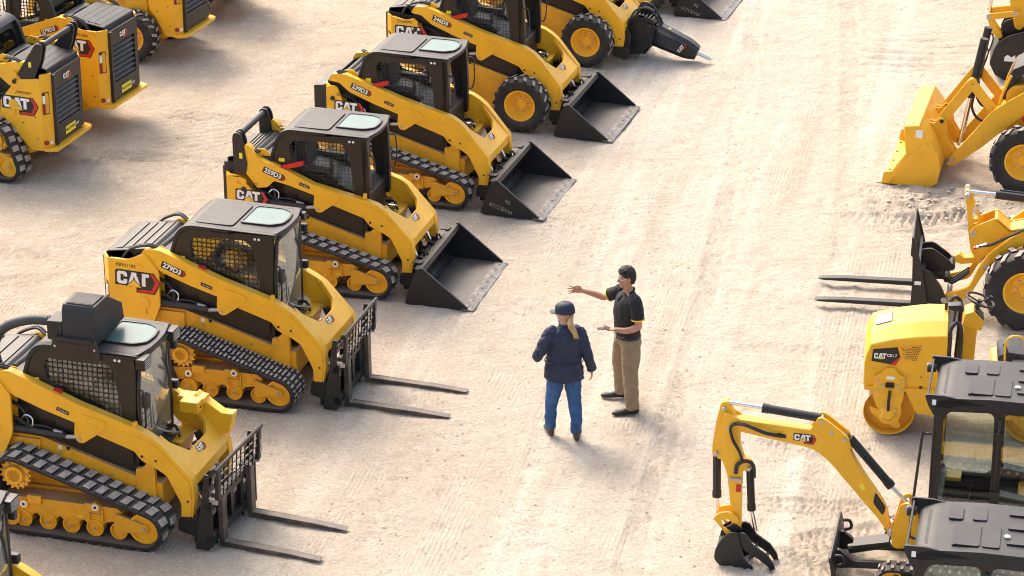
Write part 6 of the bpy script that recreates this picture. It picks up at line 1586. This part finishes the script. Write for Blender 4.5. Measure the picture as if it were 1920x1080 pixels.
def person_woman(loc, yaw):
    root = thing('person', 'woman seen from behind in navy jacket, blue jeans and dark cap with a blond ponytail', 'person', loc, yaw)
    b = MB().use('skin_pale')
    limb(b, [(0, 0, .84), (0, 0, .98), (.0, 0, 1.15), (.0, 0, 1.32), (-.01, 0, 1.40)], [(.12, .08), (.12, .09), (.13, .10), (.14, .09), (.055, .05)], 18, 4, side=(0, 1, 0))
    limb(b, [(-.015, 0, 1.36), (.0, 0, 1.43), (.010, 0, 1.49)], [.054, .050, .052], 14, 3)
    T = head(b, (.016, 0, 1.555), 52, 6, .95)
    legs = {}
    for s, fx, fy in ((1, .06, .145), (-1, -.10, -.135)):
        legs[s] = [(-.01, s * .09, .86), (-.005 + fx * .2, s * .105, .66), (fx * .5 + .01, fy * .9, .46), (fx - .01, fy, .28), (fx - .01, fy, .10)]
        limb(b, legs[s], [.075, .068, .050, .046, .034], 14, 4)
    la = [(-.01, .165, 1.335), (-.05, .25, 1.20), (-.06, .315, 1.07)]; lf = [(-.06, .315, 1.07), (.08, .30, 1.02), (.20, .24, 1.03)]
    ra = [(-.01, -.165, 1.335), (-.03, -.225, 1.18), (-.035, -.27, 1.04)]; rf = [(-.035, -.27, 1.04), (-.005, -.31, .91), (.04, -.335, .80)]
    for p in (la, ra): limb(b, p, [.048, .045, .038], 12, 4)
    for p in (lf, rf): limb(b, p, [.038, .034, .025], 12, 4)
    hand(b, lf[-1], (1, -.4, .2), (0, -.7, 0), (0, 0, 1), curl=.4, k=.92); hand(b, rf[-1], (.25, -.05, -1), (.2, .9, .1), (1, .2, .2), curl=.32, k=.92)
    fuse(b, 'body', root, .0055, 2)
    e = MB()
    for s in (-1, 1):
        for r, dx, m_ in ((.011, 0, 'white'), (.006, .0068, 'hair_black')):
            e.use(m_); c = T @ Vector((.081 + dx, s * .031, .010)); e.tube([c + Vector((0, 0, z)) * r for z in (-.98, -.7, 0, .7, .98)], 1, 8, radii=[r * q for q in (.2, .7, 1, .7, .2)])
    e.build('eyes', root)
    h = MB().use('hair_blond'); h.T = T
    limb(h, [(-.050, 0, -.070), (-.060, 0, -.02), (-.045, 0, .025), (-.020, 0, .04)], [(.055, .030), (.078, .042), (.080, .056), (.070, .06)], 16, 4, side=(0, 1, 0))
    for s in (-1, 1): limb(h, [(-.05, s * .055, -.02), (-.012, s * .074, .0), (.025, s * .072, .035)], [.026, .017, .013], 8, 3)
    h.T = None
    q0 = T @ Vector((-.105, 0, .01)); q1 = Vector((-.150, -.050, 1.49)); q2 = Vector((-.185, -.085, 1.42)); q3 = Vector((-.180, -.120, 1.34))
    limb(h, [q0, q1, q2, q3], [.022, .036, .034, .012], 12, 5)
    for k in range(18):
        a = random.uniform(0, 6.28); o_ = Vector((.022 * math.cos(a), .026 * math.sin(a), 0)); limb(h, [q1 + o_, q2 + o_ * 1.2, q3 + o_ * .8 + Vector((0, 0, random.uniform(-.04, .02)))], [.007, .007, .004], 6, 3)
    fuse(h, 'hair', root, .0045, 0, .012, .02)
    c = MB().use('navy'); c.T = T
    limb(c, [(-.014, 0, .020), (-.016, 0, .062), (-.018, 0, .110), (-.018, 0, .140), (-.018, 0, .152)], [(.100, .124), (.100, .124), (.088, .108), (.058, .072), (.018, .022)], 20, 4, side=(0, 1, 0), cap=False)
    rr = []
    for k in range(9):
        a = (k / 8 - .5) * 2; rr.append([(.078 - abs(a) * .03, a * .072, .040 - a * a * .010), (.185 - a * a * .055, a * .068, .026 - a * a * .018), (.185 - a * a * .055, a * .068, .020 - a * a * .018), (.078 - abs(a) * .03, a * .072, .033 - a * a * .010)])
    c.rings(rr); c.tube([(-.018, 0, .150), (-.018, 0, .160)], .008, 8); c.T = None
    c.build('cap', root, angle=50)
    j = MB().use('navy')
    limb(j, [(-.0, 0, .755), (-.0, 0, .82), (.0, 0, .95), (.0, 0, 1.02), (.0, 0, 1.18), (-.005, 0, 1.30), (-.012, 0, 1.365), (-.012, 0, 1.415)], [(.232, .185), (.230, .182), (.214, .165), (.204, .154), (.206, .148), (.198, .130), (.130, .096), (.072, .068)], 22, 4, side=(0, 1, 0), cap=False)
    for p, f in ((la, lf), (ra, rf)):
        q = -.06 if p is la else .06
        e1 = Vector(f[1]).lerp(Vector(f[2]), .75)
        limb(j, [Vector(p[0]) + Vector((0, q, 0)), p[0], p[1], p[2], f[1], e1], [.062, .074, .068, .062, .058, .056], 14, 4, cap=False)
    jk = fuse(j, 'jacket', root, .0075, 2, .038, .085)
    w_ = MB().use('navy'); w_.tube([(.170 * math.cos(a), .228 * math.sin(a), .98) for a in [2 * math.pi * k / 28 for k in range(28)]], .006, 6, closed=True); w_.tube([(-.012 + .052 * math.cos(a), .056 * math.sin(a), 1.425) for a in [2 * math.pi * k / 16 for k in range(16)]], .016, 8, closed=True); w_.build('collar', jk)
    t = MB().use('denim')
    limb(t, [(-.01, 0, .88), (-.01, 0, .82), (-.01, 0, .76)], [(.160, .11), (.172, .13), (.165, .12)], 20, 4, side=(0, 1, 0), cap=False)
    for s in (-1, 1):
        L = [Vector(q) for q in legs[s]]; L[0].z -= .03; L[-1].z = .09
        limb(t, L, [(.098, .110), (.098, .108), (.080, .086), (.070, .075), (.064, .068)], 16, 5, side=(0, 1, 0), cap=False)
    fuse(t, 'jeans', root, .007, 2, .026, .08)
    for s in (1, -1):
        p = legs[s][-1]; f = MB().use('boot'); shoe(f, (p[0] - .03, p[1], .0), 6 * s, .265); fuse(f, 'shoe', root, .006, 2)
    return root

# ================================================================ the scene
build_ground()
mat('pebble', (0.62, 0.52, 0.41), .9, col2=(.44, .35, .27), nscale=3)
mat('clod', (0.60, 0.50, 0.38), .95, noise=.3, nscale=9, bump=.3)
scatter('gravel', 'loose pale gravel scattered over the yard', 12000, [(-4, 24, 3.5, 2.5), (-2.5, 29, 3, 3), (0, 33, 5, 7), (3, 27, 4, 4), (-5, 35, 4, 4), (4, 42, 5, 5)], .004, .020, 3, 'pebble')
scatter('rubble', 'crumbled soil clods churned up by the tyres', 420, [(6.2, 37.1, .7, .3), (6.2, 37.1, .6, .25), (6.6, 36.6, .6, .3)], .008, .042, 4, 'clod')

TR = dict(sp=(-.52, .59, .245), fr=(.72, .23, .23), rr=(-.44, .17, .17), rollers=[-.20, -.09 + .04, .15, .457], rolr=.10)
TR['rollers'] = [-.17, .14, .45]
TRX = dict(sp=(-.76, .69, .255), fr=(.74, .245, .245), rr=(-.84, .18, .17), rollers=[-.70, -.41, -.135, .145, .425], rolr=.10)
TRL = dict(sp=(-.86, .62, .245), fr=(.72, .23, .23), rr=(-1.02, .22, .22), rollers=[-.70, -.41, -.13, .15, .43], rolr=.10)
TRN = dict(sp=(-.56, .60, .24), fr=(.78, .24, .235), rr=(-.46, .17, .17), rollers=[-.20, .12, .46], rolr=.10, big=True)
gA = 'compact loaders parked in the middle row'; gB = 'compact loaders parked with their backs to the lane'
loader('tracked_loader', 'closed-cab tracked loader with a tall dark air conditioner on its roof and pallet forks', 'loader', (-4.455, 27.593), -16, True, 'track', 'block', 'glass', False, '', '', attach='fork', fork_y=-.11, fork_pose=(.085, -3.0, .90), hvac=True, tr=TRX, rear_x=-1.80, group=gA, headlights=True, extra_box=True)
loader('tracked_loader', 'closed-cab tracked loader with plain flat roof and pallet forks', 'loader', (-3.256, 31.083), -16, True, 'track', 'bar', 'glass', False, '279D3', 'RB901183', attach='fork', fork_y=-.07, tr=TR, group=gA)
loader('tracked_loader', 'open-cab tracked loader with dark cross tube at its rear and an unmarked black bucket', 'loader', (-2.322, 34.493), -15.5, False, 'track', 'block', 'open', True, '259D3', 'CW903382', attach='bucket', tr=TRN, rear_x=-1.34, tower_z=1.51, link_x=-1.17, group=gA, W=1.70, hood_z=1.68)
loader('tracked_loader', 'small open-cab tracked loader whose black bucket has white handwriting on its side', 'loader', (-1.334, 37.772), -17, False, 'track', 'block', 'open', False, '239D3', 'BC900659', dz=-.03, attach='bucket', tr=TRN, rear_x=-1.20, tower_z=1.64, group=gA, W=1.70, hood_z=1.66, writing=['PWE3328', '06'])
loader('wheeled_loader', 'wheeled compact loader with unmarked black bucket behind the small tracked loader', 'loader', (-.260, 41.017), -17, False, 'wheel', 'block', 'open', False, '246D3', 'XC600952', dz=-.06, attach='bucket', rear_x=-1.55, tower_z=1.64, group=gA, W=1.70)
loader('wheeled_loader', 'wheeled compact loader carrying a pointed black hydraulic hammer', 'loader', (.821, 44.190), -17, False, 'wheel', 'block', 'open', False, '242D3', '', dz=-.06, attach='hammer', rear_x=-1.55, tower_z=1.64, group=gA)
loader('wheeled_loader', 'farthest wheeled loader of the middle row, only front wheel and handwritten bucket in view', 'loader', (1.899, 47.199), -17, False, 'wheel', 'block', 'open', False, '246D3', '', dz=-.06, attach='bucket', rear_x=-1.55, tower_z=1.64, group=gA, W=1.70, writing=['PWE3329', '06'])
loader('tracked_loader', 'tracked loader cut off by the bottom left corner with cab light and arm in view', 'loader', (-5.553, 23.542), -16, True, 'track', 'block', 'glass', False, '', '', attach=None, tr=TRX, rear_x=-1.80, group=gA, headlights=True, hvac=False)
loader('tracked_loader', 'tracked loader seen from behind with dark cross tube above its slatted rear door', 'loader', (-8.053, 39.030), 162, True, 'track', 'block', 'glass', True, '289D3', 'JX902459', tr=TRL, rear_x=-1.56, link_x=-1.50, decal_side=1, group=gB, hood_z=1.66)
loader('tracked_loader', 'tracked loader seen from behind, rear door bare of any tube, hose loops at hood side', 'loader', (-7.452, 40.969), 160, True, 'track', 'block', 'open', False, '279D3', 'RB901336', tr=TR, rear_x=-1.56, decal_side=1, group=gB, hood_z=1.70)
loader('wheeled_loader', 'wheeled loader seen from behind at the top left with its rear tyres in view', 'loader', (-6.729, 44.501), 160, False, 'wheel', 'block', 'open', False, '246D3', '', rear_x=-1.55, tower_z=1.64, decal_side=1, group=gB, dealer=False)
loader('wheeled_loader', 'loader cut off by the top edge, only its lower rear hull in view', 'loader', (-6.091, 46.80), 160, False, 'wheel', 'block', 'open', False, '246D3', '', rear_x=-1.55, tower_z=1.64, decal_side=1, group=gB, dealer=False)
wheel_loader((5.250, 33.438), 170)
backhoe((5.624, 38.768), 165)
excavator_tip((8.059, 42.889), 170)
roller((4.504, 29.887), 172)
ex = excavator((5.190, 25.935), 168, 'mini excavator with raised yellow boom, thumb bucket and dark glazed cab in view', 'mini excavators at the right edge')
excavator((4.548, 22.685), 168, 'mini excavator cut off by the bottom edge, only its ribbed dark cab roof in view', 'mini excavators at the right edge', swing=78)
person_man((1.375, 30.235, 0), 200)
person_woman((.605, 29.42, 0), 97)
